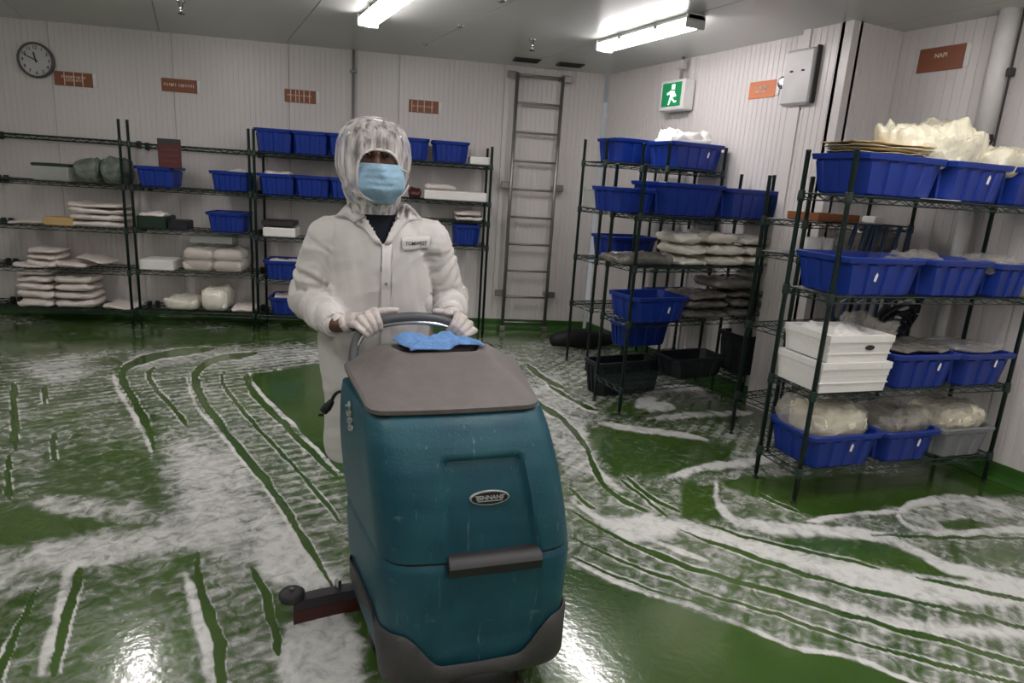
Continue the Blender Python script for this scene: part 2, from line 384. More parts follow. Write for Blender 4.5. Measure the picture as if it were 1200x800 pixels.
# ------------------------------------------------------------------ soft goods
def pillow(w, d, h, seed, amp=.012, nx=22, ny=16, e=.35, sag=0, mess=9., cr=0):
    """rounded soft slab, x centred, y 0..d, z 0..h, wrinkled"""
    mb = MB(); rnd = Vector((seed*3.7, seed*1.3, seed*2.1))
    def se(t, p): c = math.cos(t); return math.copysign(abs(c)**p, c)
    def sn(t, p): c = math.sin(t); return math.copysign(abs(c)**p, c)
    rings = []
    m_ = max(6, int(ny*.6))
    for i in range(1, m_):
        a = -math.pi/2+math.pi*i/m_; ring = []
        for j in range(nx*2):
            b = 2*math.pi*j/(nx*2)
            x = .5*w*se(a, .45)*se(b, e); y = .5*d*se(a, .45)*sn(b, e); z = .5*h*sn(a, .8)
            q = Vector((x, y, z))*mess+rnd
            k = (noise.fractal(q, .8, 2.0, 3)+cr*(.5-2*abs(noise.noise(q*1.9))))*amp; k2 = noise.noise(q*.35)*amp*1.4
            ring.append((x*(1+(k+k2)/w*1.2), y*(1+k/d)+d/2, max(0, (z+h/2)*(1-sag*(x/w*2)**2)+(k*1.3+k2 if z > -h*.3 else 0))))
        rings.append(ring)
    mb.loft(rings)
    lo = [min(v[c] for v in mb.v) for c in range(3)]; hi = [max(v[c] for v in mb.v) for c in range(3)]      # bring back to the given size
    tl, th_ = (-w/2, 0, 0), (w/2, d, h)
    mb.v = [tuple(tl[c]+(v[c]-lo[c])/(hi[c]-lo[c])*(th_[c]-tl[c]) for c in range(3)) for v in mb.v]
    return mb
def soft(name, label, cat, rk, z, px0, px1, py, h, d=.34, inset=.03, m='white_cloth', seed=1, amp=.017, group=None, e=.3, sag=0, rot=0, mess=9.):
    a, _ = rk.loc_of(px0, py, inset); b, _ = rk.loc_of(px1, py, inset)
    cr_ = .5 if m in ('bag', 'grey_bag', 'clear', 'paper', 'film_green') else .15
    o = pillow(b-a, min(d, rk.d-inset), h, seed, amp, 34, 24, e=e, sag=sag, mess=mess*(1.6 if cr_ > .3 else 1.2), cr=cr_).build(name, M[m], None, True)
    o.location = rk.P((a+b)/2, inset, z+.006); o.rotation_euler.z = rk.rz+rot
    return tag(o, label, cat, group)
def stack(name, label, cat, group, rk, z, px0, px1, py, hs, **kw):
    zz = z; sd = kw.pop('seed', 1)
    for i, h in enumerate(hs):
        o_ = 'bottom' if i == 0 else 'topmost' if i == len(hs)-1 else ('second', 'third', 'fourth', 'fifth')[i-1]
        soft(name, o_+' '+label, cat, rk, zz, px0+random.uniform(-1.5, 1.5), px1+random.uniform(-1.5, 1.5), py, h, group=group, seed=sd+i, **kw); zz += h*.985
def carton(name, label, cat, rk, z, px0, px1, py, h, d=.3, inset=.03, m='paper', lid=None, group=None):
    a, _ = rk.loc_of(px0, py, inset); b, _ = rk.loc_of(px1, py, inset); w = b-a
    t = empty(name, rk.P((a+b)/2, inset, z+.006), rk.rz); tag(t, label, cat, group)
    d = min(d, rk.d-inset)
    MB().rbox(-w/2, w/2, 0, d, 0, h, min(.008, h*.2)).build('body', M[m], t)
    if lid: MB().rbox(-w/2-.006, w/2+.006, -.006, d+.006, h*.86, h*1.04, .006).build('lid', M[lid], t)
    return t

# --- rack under the clock
carton('lidded_box', 'clear box with a dark lid on the rack under the clock', 'box', rkL, 1.35, 38, 80, 205, .15, m='clear_box', lid='darkgreen')
soft('plastic_bag', 'upright clear bag next to the dark-lidded box', 'bag', rkL, 1.35, 84, 114, 200, .24, m='film_green', seed=3, amp=.02)
soft('plastic_bag', 'upright clear bag against the rack post under the clock', 'bag', rkL, 1.35, 114, 143, 200, .26, m='film_green', seed=4, amp=.02)
soft('folded_cloth', 'thin white cloth lying left of the tan carton', 'cloth', rkL, .945, 4, 47, 261, .035, seed=6)
carton('carton', 'small tan carton beside the tall towel stack', 'box', rkL, .945, 50, 84, 258, .075, d=.2, m='tan')
stack('folded_towel', 'white folded towel in the tall stack beside the tan carton', 'towel', 'tall towel stack', rkL, .945, 78, 146, 262, [.065, .06, .06, .055], seed=10)
stack('folded_towel', 'white folded towel in the small stack on the fourth shelf under the clock', 'towel', 'small towel stack', rkL, .55, 30, 66, 312, [.07, .06, .055], seed=20)
soft('folded_towel', 'white towel lying flat between the small stack and the slipping towel', 'towel', rkL, .55, 64, 100, 312, .06, seed=26)
o = soft('folded_towel', 'white towel slipping down in a slope on the fourth shelf', 'towel', rkL, .59, 84, 124, 310, .03, seed=27); o.rotation_euler.y = .2; o.location.z += .03
stack('folded_towel', 'white towel in the post-side stack on the bottom shelf under the clock', 'towel', 'bottom towel stack by the post', rkL, .165, 18, 62, 360, [.085, .075, .075, .07, .07, .06], seed=30)
stack('folded_towel', 'white towel in the inner stack on the bottom shelf under the clock', 'towel', 'inner bottom towel stack', rkL, .165, 63, 109, 360, [.085, .08, .075, .07], seed=40)
soft('folded_towel', 'single flat white towel at the open end of the bottom shelf', 'towel', rkL, .165, 118, 156, 362, .05, seed=48)
# --- rack with the maroon notice
bin_on(rkM, 1.35, 159, 202, 215, .185, 'blue bin standing below the maroon notice board')
bin_on(rkM, 1.35, 247, 290, 220, .185, 'blue bin heaped with white cloths two shelves below the bare top of the notice rack')
soft('cloth_heap', 'white cloths heaped in the blue bin on the notice rack', 'cloth', rkM, 1.50, 250, 288, 204, .07, d=.26, inset=.06, seed=50, amp=.03)
carton('crate', 'dark green crate filled with white cloth pieces', 'box', rkM, .96, 160, 194, 262, .12, m='darkgreen')
soft('cloth_heap', 'white cloth pieces heaped in the dark green crate', 'cloth', rkM, 1.06, 161, 193, 250, .07, d=.26, seed=51, amp=.03)
carton('carton', 'small black carton right of the green crate', 'box', rkM, .96, 197, 219, 262, .09, d=.2, m='black_tub')
bin_on(rkM, .96, 243, 285, 268, .19, 'empty blue bin on the shelf below the heaped bin')
carton('carton', 'flat white carton on the fourth shelf of the notice rack', 'box', rkM, .565, 163, 203, 312, .10, m='paper')
stack('wrapped_pack', 'white wrapped pack in the bagged block, crate side, on the notice rack', 'pack', 'bagged white packs', rkM, .565, 214, 249, 316, [.12, .11], seed=60, amp=.006, e=.2)
stack('wrapped_pack', 'white wrapped pack in the bagged block, post side, on the notice rack', 'pack', 'bagged white packs', rkM, .565, 249, 284, 316, [.12, .11], seed=64, amp=.006, e=.2)
soft('plastic_bag', 'clear film bag wrapped around the white packs', 'bag', rkM, .568, 210, 293, 316, .27, d=.37, inset=.01, m='clear', seed=66, amp=.02)
carton('lidded_box', 'clear flat box lying on the bagged white packs', 'box', rkM, .845, 222, 272, 285, .07, d=.25, m='clear_box', lid='clear_box')
soft('plastic_bag', 'soft white bag on the bottom shelf of the notice rack', 'bag', rkM, .17, 190, 232, 362, .14, m='bag', seed=70, amp=.02)
soft('plastic_bag', 'tall white bag in the middle of the bottom shelf of the notice rack', 'bag', rkM, .17, 233, 268, 362, .25, m='bag', seed=71, amp=.02)
soft('folded_cloth', 'low white cloth beside the tall white bag', 'cloth', rkM, .17, 269, 298, 364, .07, seed=72)
# --- racks behind the worker
GB = 'bins behind the worker'
for (a, b), w_ in zip(((299, 340), (342, 382), (384, 420)), ('against the post', 'in the middle', 'tucked behind the hood')): bin_on(rkR, 1.735, a, b, 172, .215, 'blue bin '+w_+' on the top shelf behind the worker', group='top row of bins behind the worker')
for (a, b), w_ in zip(((303, 343), (345, 384), (386, 424)), ('heaped with cloths', 'in the middle', 'tucked behind the mask')): bin_on(rkR, 1.34, a, b, 224, .20, 'blue bin '+w_+' on the second shelf behind the worker', group='second row of bins behind the worker')
soft('cloth_heap', 'white cloths heaped in the second-shelf bin behind the worker', 'cloth', rkR, 1.50, 306, 341, 208, .07, d=.26, inset=.06, seed=75, amp=.03)
carton('tray', 'dark flat tray resting on white packs behind the worker', 'tray', rkR, 1.045, 306, 344, 265, .05, m='dark')
carton('carton', 'flat white pack under the dark tray', 'box', rkR, .94, 308, 346, 275, .09, m='paper')
bin_on(rkR, .52, 310, 350, 326, .19, 'blue bin on the fourth shelf behind the worker')
bin_on(rkR, .165, 316, 358, 366, .18, 'blue bin on the bottom shelf behind the worker')
soft('cloth_heap', 'white cloths showing over the fourth-shelf bin', 'cloth', rkR, .66, 313, 347, 310, .06, d=.26, inset=.06, seed=76, amp=.02)
soft('cloth_heap', 'white cloths showing over the bottom-shelf bin', 'cloth', rkR, .30, 319, 355, 350, .06, d=.26, inset=.06, seed=77, amp=.02)
bin_on(rkS, 1.755, 464, 501, 186, .205, 'blue bin on the ladder rack next to the hooded head')
bin_on(rkS, 1.755, 507, 548, 189, .20, 'blue bin on the ladder rack beside the white carton')
carton('carton', 'low white carton at the top end of the ladder rack', 'box', rkS, 1.755, 551, 574, 190, .075, m='paper')
soft('folded_cloth', 'dark red cloth beside the flat white packs', 'cloth', rkS, 1.39, 478, 494, 232, .11, m='maroon', seed=80)
carton('carton', 'long flat white pack on the ladder rack', 'box', rkS, 1.39, 497, 571, 233, .09, m='paper')
soft('folded_cloth', 'white cloth lying on the long flat pack', 'cloth', rkS, 1.482, 498, 535, 222, .06, seed=81)
stack('folded_towel', 'folded white towel in the pair on the ladder rack', 'towel', 'towel pair on the ladder rack', rkS, 1.19, 533, 566, 256, [.06, .055], seed=83)
bin_on(rkS, .95, 532, 561, 284, .205, 'blue bin on the lowest shelf of the ladder rack')

# --- tall rack by the ladder corner and the rack under the exit sign
bin_on(rkF, 1.83, 724, 770, 189, .20, 'blue bin on top of the tall corner rack', d=.34)
carton('lidded_box', 'grey see-through tub on the tall corner rack', 'tub', rkF, 1.43, 703, 742, 245, .17, m='clear_box', lid='clear_box')
bin_on(rkF, 1.0, 716, 768, 300, .20, 'blue bin behind the grey bag on the tall corner rack', d=.34)
bin_on(rkG, 1.80, 786, 846, 197, .205, 'blue bin heaped with white paper under the exit sign', d=.33, sticker=(.1, .12))
soft('paper_heap', 'crumpled white paper heaped in the bin under the exit sign', 'paper', rkG, 1.955, 788, 838, 170, .17, d=.28, m='paper', seed=90, amp=.04)
bin_on(rkG, 1.40, 790, 872, 226, .225, 'blue bin standing higher behind the row of bins on the bag rack', d=.32)
bin_on(rkG, .57, 778, 830, 356, .21, 'open blue bin behind the smoky grey bags', d=.32)
# --- rack of white bags
bin_on(rkU, 1.45, 720, 766, 252, .17, 'blue bin in the post corner of the bag rack', d=.3, inset=.05)
bin_on(rkU, 1.45, 772, 846, 256, .225, 'blue bin in the middle of the upper row on the bag rack')
bin_on(rkU, 1.45, 850, 915, 258, .215, 'blue bin at the wall end of the upper row on the bag rack')
soft('plastic_bag', 'smoky grey bag lying flat on the bag rack', 'bag', rkU, 1.09, 728, 795, 310, .10, m='grey_bag', seed=100, amp=.02, inset=0)
gw = 'white poly bags'
for i, (a, b, z, h) in enumerate(((798, 836, 1.09, .08), (838, 880, 1.09, .08), (882, 922, 1.09, .08), (796, 833, 1.172, .08), (835, 878, 1.172, .085), (880, 922, 1.172, .08), (794, 826, 1.254, .08), (828, 868, 1.259, .09), (870, 910, 1.254, .08))):
    soft('poly_bag', ('bottom', 'middle', 'top')[i//3]+' white poly bag of the stack '+('at the grey bag end', 'in the middle', 'at the wall end')[i % 3]+' of the bag rack', 'bag', rkU, z, a, b, 300, h, m='bag', seed=110+i, amp=.014, group=gw, e=.45, inset=.0, d=.33)
bin_on(rkU, .69, 742, 802, 392, .185, 'blue bin hanging over the shelf edge of the bag rack', d=.34, inset=-.05, sticker=(.06, .09))
gg = 'smoky grey bags'
for i, (a, b, z, h) in enumerate(((806, 857, .69, .075), (859, 912, .69, .075), (804, 856, .767, .07), (858, 912, .767, .072), (802, 855, .839, .06), (857, 910, .841, .066), (834, 886, .909, .10))):
    soft('poly_bag', ('bottom', 'middle', 'upper', 'topmost')[i//2]+' smoky grey poly bag '+(('next to the overhanging blue bin', 'at the wall end of the pile')[i % 2] if i < 6 else 'crowning the pile beside the blue bin'), 'bag', rkU, z, a, b, 380, h, m='grey_bag', seed=130+i, amp=.016, group=gg, e=.45, inset=.0, d=.33)
bin_on(rkU, .2, 868, 912, 440, .33, 'dark tote standing on the bottom shelf of the bag rack', m='black_tub', d=.3)
tub(Vector((3.22, 4.12, .40)), 0, .46, .16, .20, 'blue bin wedged low behind the bag rack')
tub(Vector((3.12, 4.12, .002)), 0, .62, .20, .28, 'low black tote on the floor behind the bag rack', 'black_tub', 'tote')
tub(Vector((3.55, 3.80, .21)), 0, .5, .27, .16, 'flat black tote on the bottom shelf of the bag rack', 'black_tub', 'tote')
t_ = MB().tube([(-.3, 0, .1), (-.1, .02, .12), (.1, -.02, .1), (.4, 0, .09)], [.06, .1, .11, .07], 8).build('rolled_mat', M['black'], None, True)
t_.location = (3.5, 5.55, 0); tag(t_, 'black rolled mat lying on the floor by the corner', 'mat')

# --- nearest rack with foam boxes
RN = rkN
def nbin(x0, x1, z, h, label, m='blue', sticker=None, d=.35, inset=-.02, group=None):
    return tub(RN.P((x0+x1)/2, inset, z+.007), RN.rz, x1-x0-.024, d, h, label, m, sticker=sticker, group=group)
nbin(.03, .52, .19, .195, 'blue bin with bagged trays at the post end of the bottom shelf', sticker=(.03, .12))
nbin(.53, .95, .19, .19, 'blue bin with a grey film bag between the bagged bin and the grey bin', sticker=(.05, .12))
nbin(.96, 1.38, .19, .185, 'grey ribbed bin with cream film on the bottom shelf', 'grey_tub')
def film(name, label, x0, x1, z, h, m, seed, amp=.03, d=.31, inset=.0, e=.5):
    o = pillow(x1-x0, d, h, seed, amp, 50, 40, e, mess=13., cr=.3).build(name, M[m], None, True)
    o.location = RN.P((x0+x1)/2, inset, z); o.rotation_euler.z = RN.rz; return tag(o, label, 'film', None)
film('product_heap', 'cream trays bagged in film inside the end bin', .08, .48, .33, .21, 'cream_bag', 201)
film('clear_bag', 'clear film bag bulging out of the end bin beside the post', .03, .49, .31, .27, 'clear', 202, d=.36, inset=-.01)
film('product_heap', 'dull grey bundle inside the middle bottom bin', .57, .91, .32, .165, 'grey_bag', 203)
film('clear_bag', 'clear film drawn over the middle bottom bin', .55, .93, .31, .21, 'clear', 204)
film('product_heap', 'cream film heap on the grey bin', .98, 1.37, .33, .165, 'cream_bag', 205)
film('clear_bag', 'clear wrinkled film over the grey bin', .97, 1.38, .32, .20, 'clear', 206)
def foam_box(x0, x1, z, h, label, handle):
    t = empty('foam_box', RN.P((x0+x1)/2, -.02, z+.007), RN.rz); tag(t, label, 'box', 'white foam boxes'); w = x1-x0
    MB().loft([[(sx*(w/2-i), y, zz) for sx, y in ((-1, i), (1, i), (1, .34-i), (-1, .34-i))] for i, zz in ((.012, 0), (.006, h*.5), (0, h-.035), (-.004, h-.035), (-.004, h), (.02, h), (.026, .03))]).build('box_shell', M['foambox'], t)
    for k in (.3, .55): MB().box(-w/2, w/2, .004, .012, h*k, h*k+.006).build('groove_rib', M['foambox'], t)
    if handle: MB().disc(.06, h*.55, .0, .006, .03, .014, 16).build('hand_hole', M['dark'], t)
    return t
foam_box(.01, .47, .63, .165, 'white foam box under the other foam box', False)
foam_box(.03, .45, .797, .145, 'white foam box with a hand hole on top of the other foam box', True)
film('product_heap', 'white lids and crumpled film inside the upper foam box', .05, .43, .88, .115, 'paper', 210, .03, .28, .01)
nbin(.50, .97, .63, .20, 'blue bin with a dark lid beside the foam boxes', sticker=(.08, .13))
nbin(.985, 1.40, .63, .195, 'blue bin with a pale lid at the hose end of the rack', sticker=(.05, .14))
film('bin_lid', 'dark film-covered lid lying on the bin beside the foam boxes', .50, .97, .838, .035, 'grey_bag', 211, .012)
film('bin_lid', 'pale film lid lying on the bin at the hose end', .985, 1.38, .833, .035, 'clear', 212, .012)
film('clear_bag', 'crumpled clear bag behind the foam boxes', .36, .72, .84, .2, 'clear', 213, .05, .2, .14)
nbin(.02, .57, 1.15, .20, 'blue bin at the post end of the shelf above the foam boxes', sticker=(-.05, .1))
nbin(.59, 1.06, 1.15, .195, 'blue bin in the middle of the shelf above the foam boxes')
nbin(1.075, 1.40, 1.15, .19, 'blue bin with clear film at the far end of the shelf above the foam boxes')
film('clear_bag', 'clear film scrap standing out of the middle bin above the foam boxes', .5, .9, 1.29, .11, 'clear', 215, .04, .2, .06)
film('clear_bag', 'clear film spilling over the far bin above the foam boxes', 1.02, 1.36, 1.28, .11, 'clear', 216, .04, .28, -.02)
nbin(.02, .57, 1.655, .205, 'blue bin under the pale folded sheets on the top shelf')
nbin(.59, 1.04, 1.655, .20, 'blue bin under the cream sheet heap on the top shelf', sticker=(.05, .12))
nbin(1.055, 1.40, 1.655, .20, 'blue bin at the pipe end of the top shelf')
film('sheet_heap', 'cream poly sheet heap rising over the top-shelf bins', .28, .98, 1.80, .30, 'cream_bag', 220, .045, .33, -.01, .9)
film('sheet_heap', 'cream poly sheet spilling over the pipe end bin', .88, 1.42, 1.80, .18, 'cream_bag', 221, .024, .36, -.03, .6)
for i in range(4):
    o = film('folded_sheet', ('lowest', 'second', 'third', 'uppermost')[i]+' pale folded sheet lying on the end bin of the top shelf', .04-.02*i, .50+.03*i, 1.868+.014*i, .0135, 'tan' if i % 2 else 'cream_bag', 224+i, .006, .30, .0); o['group'] = 'pale folded sheets'
o = MB().box(-.16, 0.02, -.075, .02, 0, .0025).build('paper_sheet', M['paper']); o.location = RN.P(.62, .0, 1.664); o.rotation_euler.z = RN.rz; tag(o, 'white paper sheet sticking out under the top-shelf bins', 'paper')
tub(Vector((4.04, 2.90, 1.80)), 0, .42, .30, .15, 'blue bin high up behind the cream sheet heap')
# --- rack with the brown tray
def etray():
    t = empty('wooden_tray', rkE.P(.34, .04, 1.497), 0); tag(t, 'brown wooden tray on the rack behind the bagged bins', 'tray')
    MB().rbox(-.19, .19, 0, .24, 0, .014, .004).build('base', M['brown'], t)
    for a in ((-.19, .19, 0, .012), (-.19, .19, .228, .24), (-.19, -.178, .012, .228), (.178, .19, .012, .228)): MB().box(*a, .012, .05).build('side', M['brown'], t)
etray()
carton('carton', 'small white carton next to the wooden tray', 'box', rkE, 1.49, 1026, 1038, 257, .05, d=.1, m='paper')
o = MB().lathe([(.055, 0), (.06, .004), (.06, .10), (.055, .104)], 24).build('paper_roll', M['paper'], None, True); o.location = rkE.P(.24, .13, 1.287); tag(o, 'white paper roll on the rack behind the bagged bins', 'roll')
o = MB().lathe([(.055, 0), (.06, .004), (.06, .10), (.055, .104)], 24).build('paper_roll', M['paper'], None, True); o.location = rkE.P(.37, .15, 1.287); tag(o, 'greyer paper roll standing behind the white roll', 'roll')
soft('clear_bag', 'crumpled clear film by the paper roll', 'film', rkE, 1.28, 985, 1012, 285, .06, d=.15, m='clear', seed=240, amp=.03)
o = pillow(.34, .25, .22, 241, .05).build('black_bag', M['grey_bag'], None, True); o.location = rkE.P(.82, .03, 1.287); tag(o, 'dark bundle of bags at the pipe end of the tray rack', 'bag')

# --- hoses hanging behind the nearest rack
def hose(label, pts, r, m, group):
    P_ = [Vector(p) for p in pts]; out = []
    for i in range(len(P_)-1):
        p0, p1, p2, p3 = P_[max(0, i-1)], P_[i], P_[i+1], P_[min(len(P_)-1, i+2)]
        for k in range(6):
            t = k/6; out.append(.5*((2*p1)+(p2-p0)*t+(2*p0-5*p1+4*p2-p3)*t*t+(3*p1-p0-3*p2+p3)*t**3))
    out.append(P_[-1])
    return tag(MB().tube(out, r, 8).build('hose', M[m], None, True), label, 'hose', group)
hg = 'hoses hanging from the tray rack'
hb = Vector((3.62, 2.848, 0))
for i, (x, w, zt, zb) in enumerate(((.10, .16, 1.49, .86), (.34, .12, 1.49, .80), (.52, .18, 1.49, .72), (.30, .05, 1.49, 1.18))):
    hose('dark blue hose hanging in a loop behind the blue bins', [hb+Vector((x+w, 0, zt)), hb+Vector((x+w*.75, -.01, (zt+zb)/2+.1)), hb+Vector((x+w*.3, -.02, zb+.05)), hb+Vector((x+.02, -.02, zb)), hb+Vector((x-.03, -.01, zb+.08)), hb+Vector((x+.02, .0, (zt+zb)/2+.12)), hb+Vector((x+w*.5, .01, zt))], .014, 'hose', hg)
for i in range(7):
    a = .30+.05*random.random(); c = Vector((4.08, 2.70-.012*i, .70+.06*i)); pts = []
    for k in range(15):
        q = 2*math.pi*k/14
        pts.append(c+Vector((a*.75*math.cos(q)*.7, -.03*math.sin(q), .12*math.sin(q)+.02*random.random())))
    hose('black hose coil heaped at the pipe wall', pts, .015, 'hose2', 'black hose coils')

# ------------------------------------------------------------------ wall and ceiling fittings
# ladder on the back wall
s0, _ = on_wall(597.5, 235, .12); s1, _ = on_wall(649, 235, .12)
lad = empty('wall_ladder', W(s0, .12), PHI); tag(lad, 'grey steel ladder fixed to the white back wall', 'ladder')
LW = s1-s0
for x in (0, LW): MB().tube([(x, 0, .06), (x, 0, 2.70)], .019, 10).build('rail', M['steel'], lad, True)
for i in range(10): MB().tube([(0, 0, 2.70-.289*i-(.02 if i == 0 else 0)), (LW, 0, 2.70-.289*i-(.02 if i == 0 else 0))], .0125, 8).build('rung', M['steel'], lad, True)
for z in (2.68, 1.58, .42):
    for x, sx in ((0, -1), (LW, 1)):
        b = MB().rbox(x+(-.10 if sx < 0 else .0), x+(.0 if sx < 0 else .10), .02, .05, z-.035, z+.035, .006).box(x-.02, x+.02, .0, .115, z-.02, z+.02)
        b.build('bracket', M['steel'], lad)
for x in (0, LW): MB().rbox(x-.03, x+.03, -.03, .03, .0, .06, .006).build('foot', M['steel'], lad)

def wall_sign(cx, cy, w, h, m, label, kind, lines, group=None):
    s, z = on_wall(cx, cy, .0)
    t = empty('wall_sign', W(s, .006, z), PHI); tag(t, label, 'sign', group)
    MB().rbox(-w/2, w/2, -.004, .006, -h/2, h/2, .002).build('plate', M[m], t)
    ink(t, lines, w, h); edge(t, w, h)
def edge(t, w, h): MB().box(w/2+.004, w/2+.035, -.003, .005, -h/2+.01, h/2-.005).build('side_tab', M['white_pl'], t)
def ink(t, lines, w, h, y=-.0055):
    # lettering too worn and small to read in the photo: short upright strokes
    rnd = random.Random(int(w*1000)+len(lines))
    for (zc, hh, x0, x1, gaps) in lines:
        mb = MB(); x = x0
        while x < x1:
            bw = rnd.uniform(.006, .014); k = rnd.uniform(.6, 1)
            if not any(g0 < x < g1 for g0, g1 in gaps):
                mb.box(x*w, x*w+bw*.5, y-.001, y+.002, zc*h-hh*h*k/2, zc*h+hh*h/2)
                mb.box(x*w, x*w+bw, y-.001, y+.002, zc*h+hh*h*(rnd.choice((.3, -.05, -.5))), zc*h+hh*h*.5*rnd.uniform(.5, .9)) if rnd.random() < .6 else None
            x += (bw+.006)/w
        mb.build('lettering', M['cream'], t)
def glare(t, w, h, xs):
    for x in xs: MB().box(x*w-.004, x*w+.004, -.0052, .0, -h/2+.004, h/2-.004).build('glare_band', M['cream'], t)  # glare on the plate, painted as full-height cream strips
def bsign(c, w, h, label, lines, xs=()):
    s, z = on_wall(*c); t = empty('wall_sign', W(s, .008, z), PHI); tag(t, label, 'sign', 'brown signs on the back wall')
    MB().rbox(-w/2, w/2, -.004, .007, -h/2, h/2, .002).build('plate', M['rust'], t); edge(t, w, h); ink(t, lines, w, h); glare(t, w, h, xs)
bsign((86.5, 93), .33, .125, 'brown sign with two cream lines right of the clock', [(.14, .2, -.3, .32, ()), (-.1, .2, -.22, .25, ())], (-.23, .02, .25))
bsign((210.5, 100.5), .32, .12, 'plain brown sign with one long line of cream letters', [(.02, .24, -.43, .44, ((-.1, -.05),))])
bsign((352, 113), .30, .12, 'brown sign left of the grey conduit', [(.05, .12, -.4, .35, ())], (-.3, -.14, -.03, .12, .3))
bsign((496.5, 125), .30, .12, 'brown sign with painted glare bands right of the conduit', [(.0, .14, -.4, .3, ())], (-.4, -.2, .02, .28))
# clock
s, z = on_wall(43.5, 71); t = empty('wall_clock', W(s, .01, z), PHI); tag(t, 'round wall clock with a dark rim near the ceiling', 'clock')
R_ = .155
MB().loft([[(r*math.cos(a), y, r*math.sin(a)) for a in np.linspace(0, 2*math.pi, 41)[:-1]] for r, y in ((R_, .01), (R_+.003, -.02), (R_-.003, -.032), (R_-.016, -.03), (R_-.018, -.012))], True, False).build('rim', M['rimg'], t, True)
MB().disc(0, 0, -.014, -.006, R_-.014, R_-.014, 40).build('face', M['clockface'], t)
for k in range(12):
    a = math.pi/2-2*math.pi*k/12
    text_part('numeral', str(k if k else 12), .042, M['ink'], t, (.112*math.cos(a), -.0152, .112*math.sin(a)), (1, 0, 0), (0, 0, 1), .0006, .0006)
for a, l, w in ((math.radians(90-349), .07, .006), (math.radians(90-294), .105, .004)):
    MB().tube([(-.02*math.cos(a), -.018, -.02*math.sin(a)), (l*math.cos(a), -.018, l*math.sin(a))], w, 4).build('hand', M['ink'], t)
# maroon notice board hooked on the notice rack
s, z = on_wall(200, 180, .46); t = empty('notice_board', W(s, .487, z), PHI); tag(t, 'maroon notice board hanging from the rack top shelf', 'notice')
MB().rbox(-.10, .10, -.006, .004, -.13, .13, .003).build('board', M['maroon'], t)
MB().box(-.10, .10, -.009, -.004, .085, .13).build('header', M['dark'], t)
for i in range(3): MB().box(-.07, .07, -.0075, -.004, .03-.05*i, .034-.05*i).build('printed_line', M['rust'], t)
# conduit
s, _ = on_wall(414, 100, .03)
t = empty('wall_conduit', W(s, .03), PHI); tag(t, 'thin grey conduit running down the back wall', 'conduit')
MB().tube([(0, 0, .9), (0, 0, H)], .0135, 8).build('pipe', M['galv'], t, True)
for z in (2.58, 1.7, 1.0): MB().rbox(-.035, .035, -.016, .02, z-.012, z+.012, .004).build('strap', M['galv'], t)
# right wall: exit sign with its pendant, orange sign, grey lamp control box
q = at_X(790, 112, XR-.10); t = empty('exit_sign', q); tag(t, 'green running man exit sign hung from a conduit', 'exit sign')
MB().rbox(-.03, .09, -.165, .165, -.13, .13, .01).build('case', M['white_pl'], t)
MB().box(-.034, -.028, -.13, .13, -.095, .105).build('green_face', M['exit_green'], t)
fx = -.036
mb = MB()
mb.box(fx, fx+.004, -.045, .0, .045, .09)
mb.add([(fx, .02, .04), (fx, -.05, .03), (fx, -.045, -.02), (fx, .01, -.015)], [(0, 1, 2, 3)])
mb.add([(fx, -.04, .03), (fx, -.075, -.01), (fx, -.06, -.02), (fx, -.03, .01)], [(0, 1, 2, 3)])
mb.add([(fx, .015, .035), (fx, .06, .02), (fx, .055, .0), (fx, .015, .01)], [(0, 1, 2, 3)])
mb.add([(fx, .01, -.01), (fx, .035, -.08), (fx, .015, -.085), (fx, -.02, -.015)], [(0, 1, 2, 3)])
mb.add([(fx, -.015, -.015), (fx, -.055, -.05), (fx, -.085, -.05), (fx, -.08, -.065), (fx, -.05, -.068), (fx, -.005, -.03)], [(0, 1, 2, 3, 4, 5)])
mb.build('running_man', M['exit_white'], t)
MB().tube([(.03, -.03, .13), (.03, -.03, H-q.z)], .014, 8).build('pendant', M['galv'], t, True)
MB().rbox(.0, .06, -.06, .0, .22, .30, .006).build('junction_box', M['grey_box'], t)
def rsign(c, X, w, h, m, label, strokes, txt=None):
    q = at_X(*c, X); t = empty('wall_sign', Vector((X-.006, q.y, q.z)), -math.pi/2); tag(t, label, 'sign')
    MB().rbox(-w/2, w/2, -.003, .005, -h/2, h/2, .002).build('plate', M[m], t); edge(t, w, h)
    if strokes: ink(t, strokes, w, h)
    if txt: text_part('lettering', txt, h*.26, M['cream'], t, (0, -.0045, .02), (1, 0, 0), (0, 0, 1), .0008, .0006)
rsign((894, 105), XR, .27, .125, 'orange', 'bright orange sign between exit sign and grey box', [(.12, .2, -.25, .2, ()), (-.12, .2, -.25, .15, ())])
rsign((1103, 69), XN, .30, .15, 'rust', 'brown sign with short lettering beside the white pipe', None, 'NAPI')
q = at_X(936, 89, XR-.12); t = empty('control_box', q); tag(t, 'grey emergency light box with round lamp head on the wall', 'box')
MB().rbox(-.02, .10, -.13, .13, -.20, .18, .018).build('case', M['grey_box'], t)
MB().rbox(-.012, .11, -.146, -.128, -.19, .19, .006).build('dark_side', M['dark'], t)
MB().rbox(.10, .125, -.15, .15, -.19, .21, .01).build('back_plate', M['dark'], t)
o = MB().lathe([(.03, 0), (.042, .012), (.046, .05), (.03, .055)], 16).build('lamp_head', M['chrome'], t, True); o.location = (.05, .145, -.03); o.rotation_euler = (0, -math.pi/2, .2)
o = MB().lathe([(.02, 0), (.024, .02), (.012, .04)], 10).build('lamp_knob', M['dark'], t); o.location = (.05, -.03, -.24)
MB().tube([(.07, -.1, .18), (.07, -.1, H-q.z)], .011, 6).build('conduit', M['dark'], t)
MB().box(.05, .09, -.14, -.06, .36, .385).build('conduit_strap', M['dark'], t)
